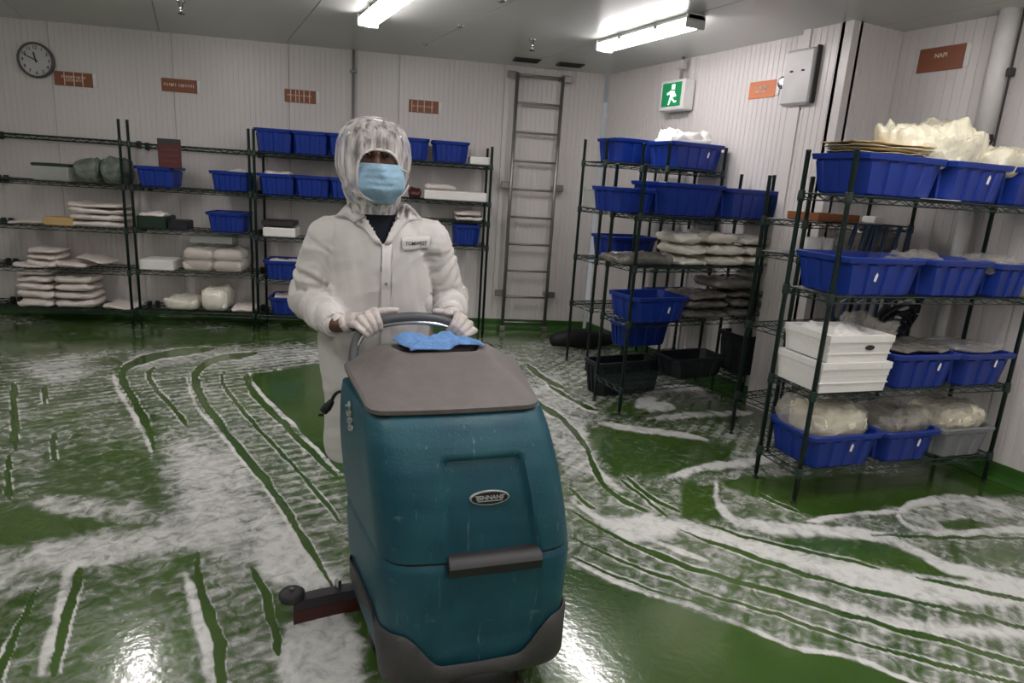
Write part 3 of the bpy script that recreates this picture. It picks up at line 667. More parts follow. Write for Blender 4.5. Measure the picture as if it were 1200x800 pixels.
for i in (-1, 1): MB().lathe([(.012, -.004), (.012, .006)], 10, (-.022, .05*i, .03)).build('indicator', M['dark'], t)
# white pipe on the near wall
qa = at_X(1172, 0, XN-.08); qb = at_X(1152, 158, XN-.08)
t = empty('drain_pipe', (XN-.08, qb.y, 0)); tag(t, 'white vertical pipe running from ceiling down the ribbed wall', 'pipe')
MB().tube([(0, 0, qb.z), (0, 0, H)], .052, 16).build('pipe', M['pipe'], t, True)
MB().tube([(0, 0, .3), (0, 0, qb.z)], .035, 14).build('lower_pipe', M['pipe'], t, True)
MB().lathe([(.055, -.05), (.06, -.03), (.056, 0)], 16, (0, 0, qb.z)).build('dark_coupling', M['dark'], t, True)
MB().tube([(-.0, -.075, qb.z-.2), (0, -.075, H)], .008, 6).build('cable', M['dark'], t)
MB().rbox(-.02, .03, -.09, -.06, H-.38, H-.33, .005).build('cable_clip', M['dark'], t)
# ceiling fittings
for i, (x, y, k) in enumerate(((212, 8, 1), (624, 52, 1))):
    q = at_z(x, y, H-.04); t = empty('sprinkler', (q.x, q.y, H)); tag(t, ('chrome sprinkler head on the ceiling near the first brown signs', 'chrome sprinkler head on the ceiling near the ladder')[i], 'sprinkler', 'sprinkler heads')
    MB().lathe([(.035, 0), (.035, -.008), (.018, -.014), (.016, -.045)], 14).build('escutcheon', M['chrome'], t, True)
    MB().lathe([(.012, -.045), (.010, -.08), (.003, -.085)], 10).build('nozzle', M['chrome'], t, True)
    MB().lathe([(.026, -.088), (.026, -.091)], 14).build('deflector', M['dark'], t)
for i, (x, y) in enumerate(((540, 32), (588, 2), (498, 53))):
    q = at_z(x, y, H-.01); o = MB().lathe([(.03, 0), (.03, -.006), (.02, -.014), (.008, -.018)], 14).build('ceiling_button', M['chrome'], None, True); o.location = (q.x, q.y, H)
    tag(o, ('small round fitting on the ceiling between the two lamps', 'small round fitting on the ceiling nearest the lamp over the white bags', 'tiny round fitting on the ceiling above the conduit')[i], 'fitting')
for i, (x, y) in enumerate(((617, 72.5), (668, 78))):
    q = at_z(x, y, H-.02); t = empty('ceiling_vent', (q.x, q.y, H), PHI); tag(t, ('small dark vent plate in the ceiling over the outer ladder rail', 'small dark vent plate in the ceiling between ladder and room corner')[i], 'vent', 'vents above the ladder')
    MB().rbox(-.13, .13, -.09, .09, -.012, 0, .004).build('frame', M['dark'], t)
    for k in range(4): MB().box(-.11, .11, -.07+.04*k, -.05+.04*k, -.016, -.011).build('louvre', M['black'], t)

# ------------------------------------------------------------------ the floor scrubber
TH = math.radians(-8)
mac = empty('floor_scrubber', (.748, 1.580, 0), TH); tag(mac, 'teal walk-behind floor scrubber with grey lid in the wet aisle', 'floor scrubber')
mx = Vector((math.cos(TH), math.sin(TH), 0)); my = Vector((-math.sin(TH), math.cos(TH), 0))
def mac_w(x, y, z): return mac.location + mx*x + my*y + Vector((0, 0, z))
def plan(hwF, hwR, yF, yR, rF, rR, bulge, nf=34, ns=14, nr=10):
    """closed plan outline, front edge first (left to right)"""
    c = [Vector((-hwF, yF)), Vector((hwF, yF)), Vector((hwR, yR)), Vector((-hwR, yR))]
    def fil(i, r):
        a, b, d = c[i-1], c[i], c[(i+1) % 4]; u = (a-b).normalized()*r; v = (d-b).normalized()*r
        return [(b+u)*(1-t)**2+b*2*t*(1-t)+(b+v)*t*t for t in np.linspace(0, 1, 7)]
    def seg(a, b, n): return [a+(b-a)*t for t in np.linspace(0, 1, n+2)[1:-1]]
    f0, f1, f2, f3 = fil(0, rF), fil(1, rF), fil(2, rR), fil(3, rR)
    pts = f0+seg(f0[-1], f1[0], nf)+f1+seg(f1[-1], f2[0], ns)+f2+seg(f2[-1], f3[0], nr)+f3+seg(f3[-1], f0[0], ns)
    out = []
    for p in pts:
        k = max(0, 1-(p.x/hwF)**2) if p.y < yF+rF else 0
        out.append((p.x, p.y-bulge*k))
    return out
def ip(z, tab):
    zs = [a[0] for a in tab]; return [float(np.interp(z, zs, [a[i] for a in tab])) for i in range(1, len(tab[0]))]
# z, hwF, hwR, yF, rF, bulge
UT = [(0.505, 0.297, 0.379, 0.045, 0.085, 0.026), (0.600, 0.294, 0.377, 0.050, 0.085, 0.026), (0.700, 0.290, 0.371, 0.062, 0.085, 0.025), (0.780, 0.285, 0.362, 0.080, 0.085, 0.024), (0.850, 0.279, 0.350, 0.106, 0.085, 0.022), (0.900, 0.273, 0.339, 0.136, 0.085, 0.018), (0.925, 0.268, 0.331, 0.158, 0.080, 0.013)]
LT = [(0.120, 0.284, 0.356, 0.046, 0.085, 0.022), (0.300, 0.294, 0.372, 0.038, 0.085, 0.026), (0.420, 0.299, 0.379, 0.038, 0.085, 0.027), (0.490, 0.298, 0.379, 0.042, 0.085, 0.027), (0.503, 0.290, 0.372, 0.052, 0.080, 0.026)]
def lean(z): return -.065*max(0, (z-.5)/.43)
def recess(x, y, z):     # arched recess of the front cowl
    if y > .17: return 0
    w = .150-.025*max(0, (z-.5)/.32); top = .815
    dx = w-abs(x-.035); dz = min(top-z, 1)
    d = min(dx, dz)
    return .022*float(sstep(0, .016, np.array(d)))
def teal_material():
    m = M['teal']; nt = m.node_tree; b = nt.nodes['Principled BSDF']; N = lambda t: nt.nodes.new(t); lk = nt.links.new
    base = b.inputs['Base Color'].links[0].from_socket
    tc = N('ShaderNodeTexCoord'); out = base
    for sc, lo, hi, k in (((70, 70, 5), .66, .80, .55), ((14, 14, 30), .68, .84, .35), ((160, 160, 160), .70, .76, .5)):   # run marks, scuffs, specks of dried soap
        mp = N('ShaderNodeMapping'); mp.inputs['Scale'].default_value = sc; lk(tc.outputs['Object'], mp.inputs[0])
        nz = N('ShaderNodeTexNoise'); nz.inputs['Scale'].default_value = 1; nz.inputs['Detail'].default_value = 5; lk(mp.outputs[0], nz.inputs['Vector'])
        mr = N('ShaderNodeMapRange'); mr.inputs['From Min'].default_value = lo; mr.inputs['From Max'].default_value = hi; mr.inputs['To Max'].default_value = k; lk(nz.outputs[0], mr.inputs['Value'])
        mx_ = N('ShaderNodeMix'); mx_.data_type = 'RGBA'; lk(mr.outputs[0], mx_.inputs['Factor']); lk(out, mx_.inputs['A']); mx_.inputs['B'].default_value = (*lin((150, 178, 180)), 1); out = mx_.outputs['Result']
    lk(out, b.inputs['Base Color']); return m
teal_m = teal_material()
rings = []
for z in np.concatenate([np.linspace(.505, .80, 26), np.linspace(.81, .925, 12)]):
    hwF, hwR, yF, rF, bu = ip(z, UT)
    rings.append([(x+lean(z), y+recess(x, y, z), z) for x, y in plan(hwF, hwR, yF, .56, rF, .05, bu)])
autosmooth(MB().loft(rings).build('recovery_tank', teal_m, mac), 50)
rings = []
for z in np.linspace(.12, .503, 22):
    hwF, hwR, yF, rF, bu = ip(z, LT)
    rings.append([(x, y+(.008*float(sstep(0, .02, np.array(min(.16-abs(x-.035), z-.20)))) if y < .17 else 0), z) for x, y in plan(hwF, hwR, yF, .56, rF, .05, bu)])
lt = autosmooth(MB().loft(rings).build('solution_tank', teal_m, mac), 50)
# seam line and side crease
MB().loft([[(x, y, z) for x, y in plan(.293, .375, .046, .56, .085, .05, .026)] for z in (.498, .508)]).build('seam', M['black'], mac)
# black skirt with swept-up corners
pl0 = plan(.297, .370, .03, .50, .085, .05, .026)
top = []; bot = []; mid = []
for x, y in pl0:
    ax = abs(x)
    zt = .155+.115*float(sstep(.12, .25, np.array(ax)))
    if y > .2: zt = .27-.04*float(sstep(.2, .3, np.array(y)))
    zb = .095+.17*float(sstep(.07, .17, np.array(y)))
    top.append((x*.992, y+.004, zt)); mid.append((x*1.012, y-.006, zt-.012)); bot.append((x*1.0, y, zb))
sk = MB().loft([top, mid, [(b[0]*1.012, b[1]-.008, b[2]+.02) for b in bot], bot, [(b[0]*.93, b[1]+.02, b[2]) for b in bot]], False, False).build('bumper_skirt', M['skirt'], mac); autosmooth(sk, 50)
MB().rbox(-.13, .15, .012, .05, .098, .12, .006).build('bumper_slot', M['black'], mac)
# grip below the recess
g = MB().loft([[(x*k+.03, y, z) for x in np.linspace(-.145, .145, 12)]+[(x*k+.03, .09, z) for x in np.linspace(.145, -.145, 12)] for z, y, k in ((.455, .028, .96), (.468, -.004, 1), (.50, -.012, 1), (.518, .004, 1), (.522, .03, .98))]).build('front_latch', M['dark'], mac); autosmooth(g, 50)
# lid: faceted cover with a tray sunk in its top
def ring_at(hwF, hwR, yF, yR, rF, rR, bu, zf, zr, dx=0):
    out = []
    for x, y in plan(hwF, hwR, yF, yR, rF, rR, bu):
        t = (y-yF)/(yR-yF); out.append((x+dx, y, zf+(zr-zf)*t))
    return out
LX = -.075
lid = MB().loft([ring_at(.262, .312, .150, .572, .05, .05, .012, .932, .962, LX), ring_at(.264, .314, .148, .574, .05, .05, .012, .946, .976, LX), ring_at(.258, .306, .158, .570, .05, .05, .011, .954, .986, LX),
                 ring_at(.160, .200, .392, .556, .03, .03, .002, 1.044, 1.040, LX), ring_at(.152, .190, .402, .548, .03, .03, .002, 1.048, 1.044, LX),
                 ring_at(.125, .160, .420, .530, .025, .025, .001, 1.046, 1.043, LX), ring_at(.119, .152, .428, .522, .025, .025, .001, .995, .995, LX)], True, True).build('lid', M['lid'], mac); autosmooth(lid, 14)
MB().loft([ring_at(.255, .302, .158, .562, .05, .05, .012, .922, .940, LX), ring_at(.255, .302, .158, .562, .05, .05, .012, .934, .964, LX)]).build('lid_gasket', M['black'], mac)
MB().rbox(LX-.11, LX+.11, .435, .512, .990, 1.002, .004).build('tray_insert', M['dark'], lid)
for x in (-.09, .03): MB().rbox(LX+x-.02, LX+x+.05, .44, .505, .998, 1.014, .004).build('tray_rib', M['dark'], lid)
def lid_z(x, y):
    x -= LX
    if y < .40: z = .956+.09*max(0, (y-.158)/(.392-.158))
    else: z = 1.048
    k = (abs(x)-.16)/.09
    return z-max(0, k)*.07
# rear control column and loop handle
MB().rbox(-.17, .17, .53, .60, .62, 1.035, .03).build('control_column', M['skirt'], mac)
HP = [(x*.93-.145, y, z) for x, y, z in [(-.215, .50, .90), (-.224, .535, .97), (-.216, .566, 1.035), (-.185, .583, 1.086), (-.118, .590, 1.118), (0, .592, 1.130), (.118, .590, 1.118), (.185, .583, 1.086), (.216, .566, 1.035), (.224, .535, .97), (.215, .50, .90)]]
def smooth_path(P_, k=6):
    P_ = [Vector(p) for p in P_]; out = []
    for i in range(len(P_)-1):
        p0, p1, p2, p3 = P_[max(0, i-1)], P_[i], P_[i+1], P_[min(len(P_)-1, i+2)]
        for a in range(k):
            t = a/k; out.append(.5*((2*p1)+(p2-p0)*t+(2*p0-5*p1+4*p2-p3)*t*t+(3*p1-p0-3*p2+p3)*t**3))
    return out+[P_[-1]]
MB().tube(smooth_path(HP), .0165, 12).build('handle', M['handle'], mac, True)
MB().tube([p+Vector((0, -.012, -.018)) for p in smooth_path(HP[2:9])], .008, 8).build('trigger_bail', M['chrome'], mac, True)
# badge
zb = .690; hwF, hwR, yF, rF, bu = ip(zb, UT); yb = yF-bu+.022
slope = Vector((0, .14, .99)).normalized()
bd = empty_b = MB()
rb = [[(.062*a*math.cos(q), -d, .0225*a*math.sin(q)) for q in np.linspace(0, 2*math.pi, 49)[:-1]] for a, d in ((1, -.004), (1, .002), (.96, .004), (.0, .004))]
bd = MB().loft(rb[:3]).build('badge', M['silver'], mac); bd.location = (.012, yb-.004, zb); bd.rotation_euler.x = math.radians(-8)
MB().loft([[(.057*math.cos(q), -d, .0185*math.sin(q)) for q in np.linspace(0, 2*math.pi, 49)[:-1]] for d in (.003, .0052)]).build('badge_field', M['black'], bd)
text_part('badge_letters', 'TENNANT', .0175, M['silver'], bd, (0, -.0056, .0015), (1, 0, 0), (0, 0, 1), .0006, .0005, sx=1.12)
MB().box(-.038, .038, -.0066, -.005, -.0098, -.0072).box(-.038, -.0355, -.0066, -.005, -.0098, .007).box(.0355, .038, -.0066, -.005, -.0098, .007).build('badge_underline', M['silver'], bd)
# model number on the side
text_part('model_number', 'T300', .046, M['silver'], mac, (-.379, .36, .855), (.10, -.30, -.95), (.26, -.93, .30), .003, .001)
# wheels, brush deck, squeegee
for sx in (-1, 1):
    w = MB().loft([[(x, .36+r*math.cos(q), .105+r*math.sin(q)) for q in np.linspace(0, 2*math.pi, 33)[:-1]] for x, r in ((sx*.255, .09), (sx*.26, .104), (sx*.30, .104), (sx*.306, .09))]).build('wheel', M['black'], mac)
    MB().loft([[(x, .36+r*math.cos(q), .105+r*math.sin(q)) for q in np.linspace(0, 2*math.pi, 25)[:-1]] for x, r in ((sx*.30, .06), (sx*.31, .055), (sx*.31, .02), (sx*.316, .016))]).build('hub', M['dark'], w)
MB().lathe([(.20, .035), (.225, .04), (.225, .11), (.19, .13)], 32, (0, .21, 0)).build('brush_deck', M['black'], mac, True)
MB().lathe([(.21, .0), (.215, .036)], 40, (0, .21, 0)).build('scrub_brush', M['redbrown'], mac)
MB().rbox(-.2, .2, .08, .54, .10, .2, .02).build('chassis', M['black'], mac)
MB().tube([(.10, .08, .15), (.13, .03, .09), (.15, .02, .03)], .008, 6).build('drain_hose', M['black'], mac, True)
MB().rbox(-.03, .10, .02, .1, .06, .12, .01).build('splash_guard', M['redbrown'], mac)
def sq_y(x): return .60-.03*(x/.42)**2
arc = [(x, sq_y(x), .075) for x in np.linspace(-.56, .36, 19)]
sq = MB().loft([[(x+dx, y+dy, z+dz) for dy, dx, dz in ((-.03, 0, -.022), (.03, 0, -.022), (.025, 0, .014), (-.025, 0, .014))] for x, y, z in arc]).build('squeegee', M['dark'], mac)
MB().loft([[(x, y+dy, z) for dy, z in ((-.032, .0), (-.026, .0), (-.026, .054), (-.032, .054))] for x, y, _ in arc]).build('blade', M['redbrown'], sq)
for sx in (-1, 1):
    MB().lathe([(.012, .085), (.040, .09), (.046, .10), (.046, .115), (.038, .122), (.01, .124)], 20, (-.565 if sx < 0 else .365, sq_y(.5)-.012, 0)).build('bumper_roller', M['dark'], sq, True)
    MB().lathe([(.009, .124), (.009, .134)], 8, (-.565 if sx < 0 else .365, sq_y(.5)-.012, 0)).build('roller_bolt', M['chrome'], sq)
    MB().tube([(sx*.40, sq_y(.40), .09), (sx*.40, sq_y(.40), .13)], .012, 8).build('clamp_bolt', M['chrome'], sq)
MB().tube([(0, .6, .1), (0, .57, .2), (0, .55, .3)], .02, 8).build('squeegee_hose', M['black'], mac)
# power plug on a short cord
pa = [(-.37, .565, .87), (-.40, .585, .862), (-.415, .60, .84), (-.422, .60, .82)]
MB().tube(smooth_path(pa), .006, 6).build('power_cord', M['black'], mac)
pg = MB().tube([(-.420, .60, .826), (-.437, .60, .802), (-.451, .60, .786)], [.010, .017, .015], 8).build('plug', M['black'], mac)
for k in (-1, 1): MB().box(-.467, -.449, .598+.007*k, .601+.007*k, .772-.004*k, .778-.004*k).build('prong', M['black'], pg)
# cleaning cloth lying on the lid (a thing of its own)
vs = []; fs = []; n1, n2 = 60, 44
for j in range(n2):
    for i in range(n1):
        u = i/(n1-1); v = j/(n2-1)
        x = LX-.125+.285*u+.02*math.sin(v*4+1)*(1-u); y = .385+.155*v+.02*math.sin(u*3.6+.4)+.085*float(sstep(.45, .7, np.array(u)))*(1-v)
        z = lid_z(x, y)
        q = Vector((x*9+v*.7, y*13-u*1.1, 3.3)); fold = max(0, .25+noise.fractal(q, .9, 2, 3)*.9)
        ed = min(1, 7*min(u, 1-u, v, 1-v)+.15)
        z += .006+.040*fold*ed+.008*(1-abs(noise.noise(q*2.3)))*ed
        vs.append((x, y, z))
for j in range(n2-1):
    for i in range(n1-1): a = j*n1+i; fs.append((a, a+1, a+n1+1, a+n1))
cl = MB().add(vs, fs).build('cleaning_cloth', M['cloth'], None, True)
cl.location = mac.location; cl.rotation_euler.z = TH; tag(cl, 'light blue cleaning cloth crumpled on the scrubber lid', 'cloth')
sm = cl.modifiers.new('thick', 'SOLIDIFY'); sm.thickness = .003; sm.offset = 1

# ------------------------------------------------------------------ the worker
PA = math.radians(-14); PO = Vector((.634, 2.418, 0))
per_ = empty('person', PO, PA); tag(per_, 'person in white coat, hood and blue mask pushing the scrubber', 'person')
pex = Vector((math.cos(PA), math.sin(PA), 0)); pey = Vector((-math.sin(PA), math.cos(PA), 0))
def to_person(w): d = w-PO; return Vector((d.dot(pex), d.dot(pey), d.z))
def remesh(mb, voxel, smooth=3, name='tmp'):
    me = mb.mesh(name); o = bpy.data.objects.new(name, me); COL.objects.link(o)
    r = o.modifiers.new('r', 'REMESH'); r.mode = 'VOXEL'; r.voxel_size = voxel
    if smooth:
        s_ = o.modifiers.new('s', 'SMOOTH'); s_.iterations = smooth; s_.factor = .5
    out = bpy.data.meshes.new_from_object(o.evaluated_get(bpy.context.evaluated_depsgraph_get()))
    bpy.data.objects.remove(o); out.name = name
    out.polygons.foreach_set('use_smooth', [True]*len(out.polygons)); return out
def ell_rings(tab, n=40, grow=0, p=.85):
    rings = []
    for (z, cx, cy, rx, ry) in tab:
        ring = []
        for k in range(n):
            a = 2*math.pi*k/n; c, s_ = math.cos(a), math.sin(a)
            ring.append((cx+(rx+grow)*math.copysign(abs(c)**p, c), cy+(ry+grow)*math.copysign(abs(s_)**p, s_), z))
        rings.append(ring)
    return rings
# joints (x to the picture's right, y away from the viewer)
SHL, ELL, WRL = Vector((-.186, .0, 1.378)), Vector((-.250, .045, 1.140)), Vector((-.158, -.185, 1.092))
SHR, ELR, WRR = Vector((.160, -.01, 1.386)), Vector((.252, .09, 1.150)), Vector((.258, -.075, 1.108))
hpath = [to_person(mac_w(*p)) for p in smooth_path(HP, 12)]
_cum = [0]
for a_, b_ in zip(hpath, hpath[1:]): _cum.append(_cum[-1]+(b_-a_).length)
_mp = smooth_path(HP, 12)
def s_at(xm): return _cum[min(range(30, len(_mp)-30), key=lambda k: abs(_mp[k].x-xm))]
def bar(s_):
    i = max(1, min(len(hpath)-2, int(np.searchsorted(_cum, s_)))); t = (s_-_cum[i-1])/(_cum[i]-_cum[i-1])
    return hpath[i-1].lerp(hpath[i], t), (hpath[i+1]-hpath[i-1]).normalized()
SL_, SR_ = s_at(-.295), s_at(.022)
CL, CR = bar(SL_)[0], bar(SR_)[0]
# body: one continuous mesh with head, neck, torso, arms and legs
HC = Vector((-.024, -.115, 1.672))
bd_ = MB()
bd_.loft(ell_rings([(.84, -.01, .05, .15, .11), (.98, -.015, .045, .15, .105), (1.12, -.018, .03, .155, .10), (1.28, -.018, .01, .165, .105), (1.38, -.018, -.005, .15, .09), (1.44, -.02, -.02, .09, .065)]))
bd_.chain([Vector((-.02, -.02, 1.42)), Vector((-.03, -.07, 1.53)), Vector((-.034, -.10, 1.60))], [.062, .056, .06])
bd_.ball(HC+Vector((0, .01, .03)), (.078, .095, .085), 20, 14); bd_.ball(HC+Vector((0, -.02, -.045)), (.062, .078, .075), 20, 14); bd_.ball(HC+Vector((0, -.05, -.10)), (.04, .035, .03), 14, 10)
bd_.chain([HC+Vector((0, -.088, .006)), HC+Vector((0, -.104, -.036)), HC+Vector((0, -.100, -.045))], [.009, .015, .014])       # nose
for sx in (-1, 1):
    bd_.ball(HC+Vector((sx*.076, .01, -.03)), (.012, .022, .032), 10, 8)                                                        # ears
    bd_.chain([HC+Vector((sx*.018, -.086, .026)), HC+Vector((sx*.048, -.076, .026))], [.011, .009])                             # brow
bd_.ball(HC+Vector((0, -.085, -.08)), (.024, .014, .009), 12, 8)                                                                # mouth
for a, b, c in ((SHL, ELL, WRL), (SHR, ELR, WRR)): bd_.chain([a, b, c], [.058, .044, .033])
bd_.chain([WRL, CL+Vector((-.02, .035, .0))], [.031, .03]); bd_.chain([WRR, CR+Vector((.0, .04, .0))], [.031, .03])
for x, yk, yf in ((-.02, .03, .10), (.125, .10, .20)):
    bd_.chain([Vector((x*.9, .05, .86)), Vector((x, yk, .48)), Vector((x, yf, .09))], [.085, .058, .042])
body = obj('body', remesh(bd_, .008, 3, 'body'), M['skin'], per_)
# trousers and boots
tr_ = MB()
tr_.loft(ell_rings([(.80, -.0, .05, .155, .12), (.92, -.012, .05, .165, .125), (1.02, -.015, .045, .16, .12)]))
for x, yk, yf in ((-.02, .03, .10), (.125, .10, .20)): tr_.chain([Vector((x*.9, .05, .86)), Vector((x, yk, .48)), Vector((x, yf, .13))], [.10, .075, .062])
obj('trousers', remesh(tr_, .010, 3, 'trousers'), M['trouser'], per_)
for x, yf in ((-.02, .10), (.125, .20)):
    b_ = MB(); b_.chain([Vector((x, yf, .22)), Vector((x, yf+.005, .08))], [.066, .058]); b_.chain([Vector((x, yf+.02, .05)), Vector((x, yf-.07, .045)), Vector((x, yf-.14, .04))], [.05, .05, .042])
    b_.box(x-.05, x+.05, yf-.17, yf+.06, .0, .03)
    obj('boot', remesh(b_, .009, 2, 'boot'), M['boot'], per_)
# shirt under the coat
shm = MB().loft(ell_rings([(1.05, -.018, .025, .17, .12), (1.22, -.018, .005, .178, .122), (1.34, -.018, -.012, .165, .112), (1.42, -.02, -.03, .12, .09), (1.47, -.022, -.045, .082, .075), (1.505, -.026, -.058, .068, .066)], 40)).build('shirt', M['navy'], per_, True)
# coat
CT = [(.525, -.005, .05, .205, .165), (.70, -.008, .048, .208, .162), (.86, -.012, .045, .218, .158), (.98, -.015, .04, .222, .152), (1.10, -.018, .028, .205, .145), (1.24, -.018, .01, .196, .142), (1.34, -.018, -.008, .186, .134), (1.40, -.019, -.02, .162, .118), (1.445, -.020, -.032, .118, .098), (1.478, -.023, -.045, .088, .083), (1.495, -.025, -.05, .080, .076)]
cb = MB().loft(ell_rings(CT, 48))
SL_L = [Vector((-.13, -.01, 1.385)), SHL+Vector((-.012, 0, -.005)), (SHL*.5+ELL*.5)+Vector((-.015, .0, 0)), ELL+Vector((-.012, .01, -.005)), ELL*.5+WRL*.5+Vector((0, 0, -.005)), WRL*.88+ELL*.12]
SL_R = [Vector((.10, -.015, 1.392)), SHR+Vector((.010, 0, -.005)), (SHR*.5+ELR*.5)+Vector((.012, .0, 0)), ELR+Vector((.012, .01, -.005)), ELR*.5+WRR*.5+Vector((.008, 0, -.005)), WRR*.88+ELR*.12]
for sl in (SL_L, SL_R): cb.chain(sl, [.078, .076, .076, .075, .066, .049], 16)
cm = remesh(cb, .0075, 5, 'lab_coat')
# cloth folds, as displacement of the cotton
bm = bmesh.new(); bm.from_mesh(cm); bm.normal_update()
def seg_t(p, a, b):
    ab = b-a; t = max(0, min(1, (p-a).dot(ab)/ab.length_squared)); return t, (p-(a+ab*t)).length
for v in bm.verts:
    p = v.co.copy(); k = 0
    armw = 0
    for sh, el, wr in ((SHL, ELL, WRL), (SHR, ELR, WRR)):
        t1, d1 = seg_t(p, sh, el); t2, d2 = seg_t(p, el, wr)
        if min(d1, d2) < .10 and abs(p.x+.018) > .15:
            armw = 1; L_ = t1 if d1 < d2 else 1+t2
            amp = .008+.011*float(sstep(.4, 1.1, np.array(L_)))
            q = Vector((L_*9+2.2*noise.noise(p*9), p.x*7, p.y*7+sh.x*30))
            k += amp*(1.1*noise.noise(q)+.6*(.45-abs(noise.noise(q*1.4+Vector((3, 1, 2)))))+.4*noise.noise(q*2.3))
    if not armw:
        low = float(sstep(1.25, .8, np.array(p.z)))
        q = Vector((p.x*13+p.z*2.2, p.y*10, p.z*2.0)); k += (.007+.009*low)*noise.noise(q)+.004*noise.noise(q*2.3)
        q2 = Vector((p.x*8-p.z*9, p.y*6, p.z*10)); k += .009*(.4-abs(noise.noise(q2)))
    v.co = p+v.normal*k
# cut the V at the neck and open hem
def in_v(x, z):
    if z < 1.368: return False
    f = (z-1.368)/(1.515-1.368); return -.002-.088*f < x < .000+.058*f+.006
dele = [f for f in bm.faces if (f.calc_center_median().z > 1.366 and f.calc_center_median().y < -.06 and in_v(f.calc_center_median().x, f.calc_center_median().z)) or (f.calc_center_median().z > 1.488) or (f.normal.z < -.8 and f.calc_center_median().z < .54)]
bmesh.ops.delete(bm, geom=dele, context='FACES'); bm.to_mesh(cm)
bvh = BVHTree.FromBMesh(bm); bm.free()
coat = obj('lab_coat', cm, M['coat'], per_)
def drape(name, poly, m, off, parent, th=.003, sub=3, smooth=True):
    b = bmesh.new(); vs = [b.verts.new((x, 0, z)) for x, z in poly]; f = b.faces.new(vs)
    bmesh.ops.triangulate(b, faces=[f]); bmesh.ops.subdivide_edges(b, edges=b.edges[:], cuts=sub, use_grid_fill=True)
    last = -.14
    for v in b.verts:
        h = bvh.ray_cast(Vector((v.co.x, -1, v.co.z)), Vector((0, 1, 0)))
        if h[0] is not None and h[0].y < .02: last = h[0].y
        v.co.y = last-off
    # even out jumps at the cut edge
    for _ in range(2): bmesh.ops.smooth_vert(b, verts=[v for v in b.verts if not v.is_boundary], factor=.5, use_axis_y=True)
    bmesh.ops.recalc_face_normals(b, faces=b.faces)
    me = bpy.data.meshes.new(name); b.to_mesh(me); b.free()
    if smooth: me.polygons.foreach_set('use_smooth', [True]*len(me.polygons))
    o = obj(name, me, m, parent); sd = o.modifiers.new('thick', 'SOLIDIFY'); sd.thickness = th; sd.offset = 0
    return o
drape('lapel', [(-.092, 1.508), (-.055, 1.452), (-.002, 1.372), (-.022, 1.372), (-.062, 1.418), (-.098, 1.436)], M['coat'], .006, coat)
drape('lapel', [(.070, 1.508), (.035, 1.440), (.004, 1.372), (.024, 1.372), (.060, 1.425), (.088, 1.446)], M['coat'], .006, coat)
drape('collar', [(-.118, 1.508), (-.088, 1.512), (-.062, 1.468), (-.100, 1.440), (-.112, 1.450), (-.168, 1.452)], M['coat'], .012, coat, .004)
drape('collar', [(.094, 1.508), (.068, 1.512), (.045, 1.470), (.085, 1.448), (.098, 1.456), (.142, 1.462)], M['coat'], .012, coat, .004)
drape('placket', [(-.004, 1.374), (.032, 1.374), (.034, 1.0), (.036, .56), (.0, .56), (-.002, 1.0)], M['coat'], .004, coat, .004, 7)
pf = drape('pocket_flap', [(.066, 1.400), (.170, 1.404), (.168, 1.362), (.160, 1.356), (.074, 1.354), (.068, 1.360)], M['coat'], .008, coat)
def on_coat(x, z):
    h = bvh.ray_cast(Vector((x, -1, z)), Vector((0, 1, 0))); return h[0].y if h[0] is not None else -.14
text_part('name_lettering', 'TOMWEST', .019, M['ink'], coat, (.118, on_coat(.118, 1.378)-.0155, 1.378), (1, (on_coat(.16, 1.378)-on_coat(.08, 1.378))/.08, .02), (0, .1, 1), .0006, .0002)
for x, z in ((-.075, 1.448), (.014, 1.232), (.016, 1.08), (.018, .93)):
    MB().disc(x, z, on_coat(x, z)-.013, on_coat(x, z)-.004, .0055, .0055, 12).build('snap', M['galv'], coat)
# cuffs
for w_, e_ in ((WRL, ELL), (WRR, ELR)):
    d_ = (w_-e_).normalized(); a_ = w_-d_*.045
    c_ = MB(); n_ = 36
    u_ = d_.cross(Vector((0, 0, 1))).normalized(); v_ = d_.cross(u_)
    c_.loft([[a_+d_*l+(u_*math.cos(2*math.pi*k/n_)+v_*math.sin(2*math.pi*k/n_))*(r+(.0012 if k % 2 else 0)) for k in range(n_)] for l, r in ((-.012, .049), (0, .0505), (.035, .0475), (.05, .0455), (.05, .040), (.0, .040))], False, False)
    c_.build('cuff', M['coat'], coat, False)
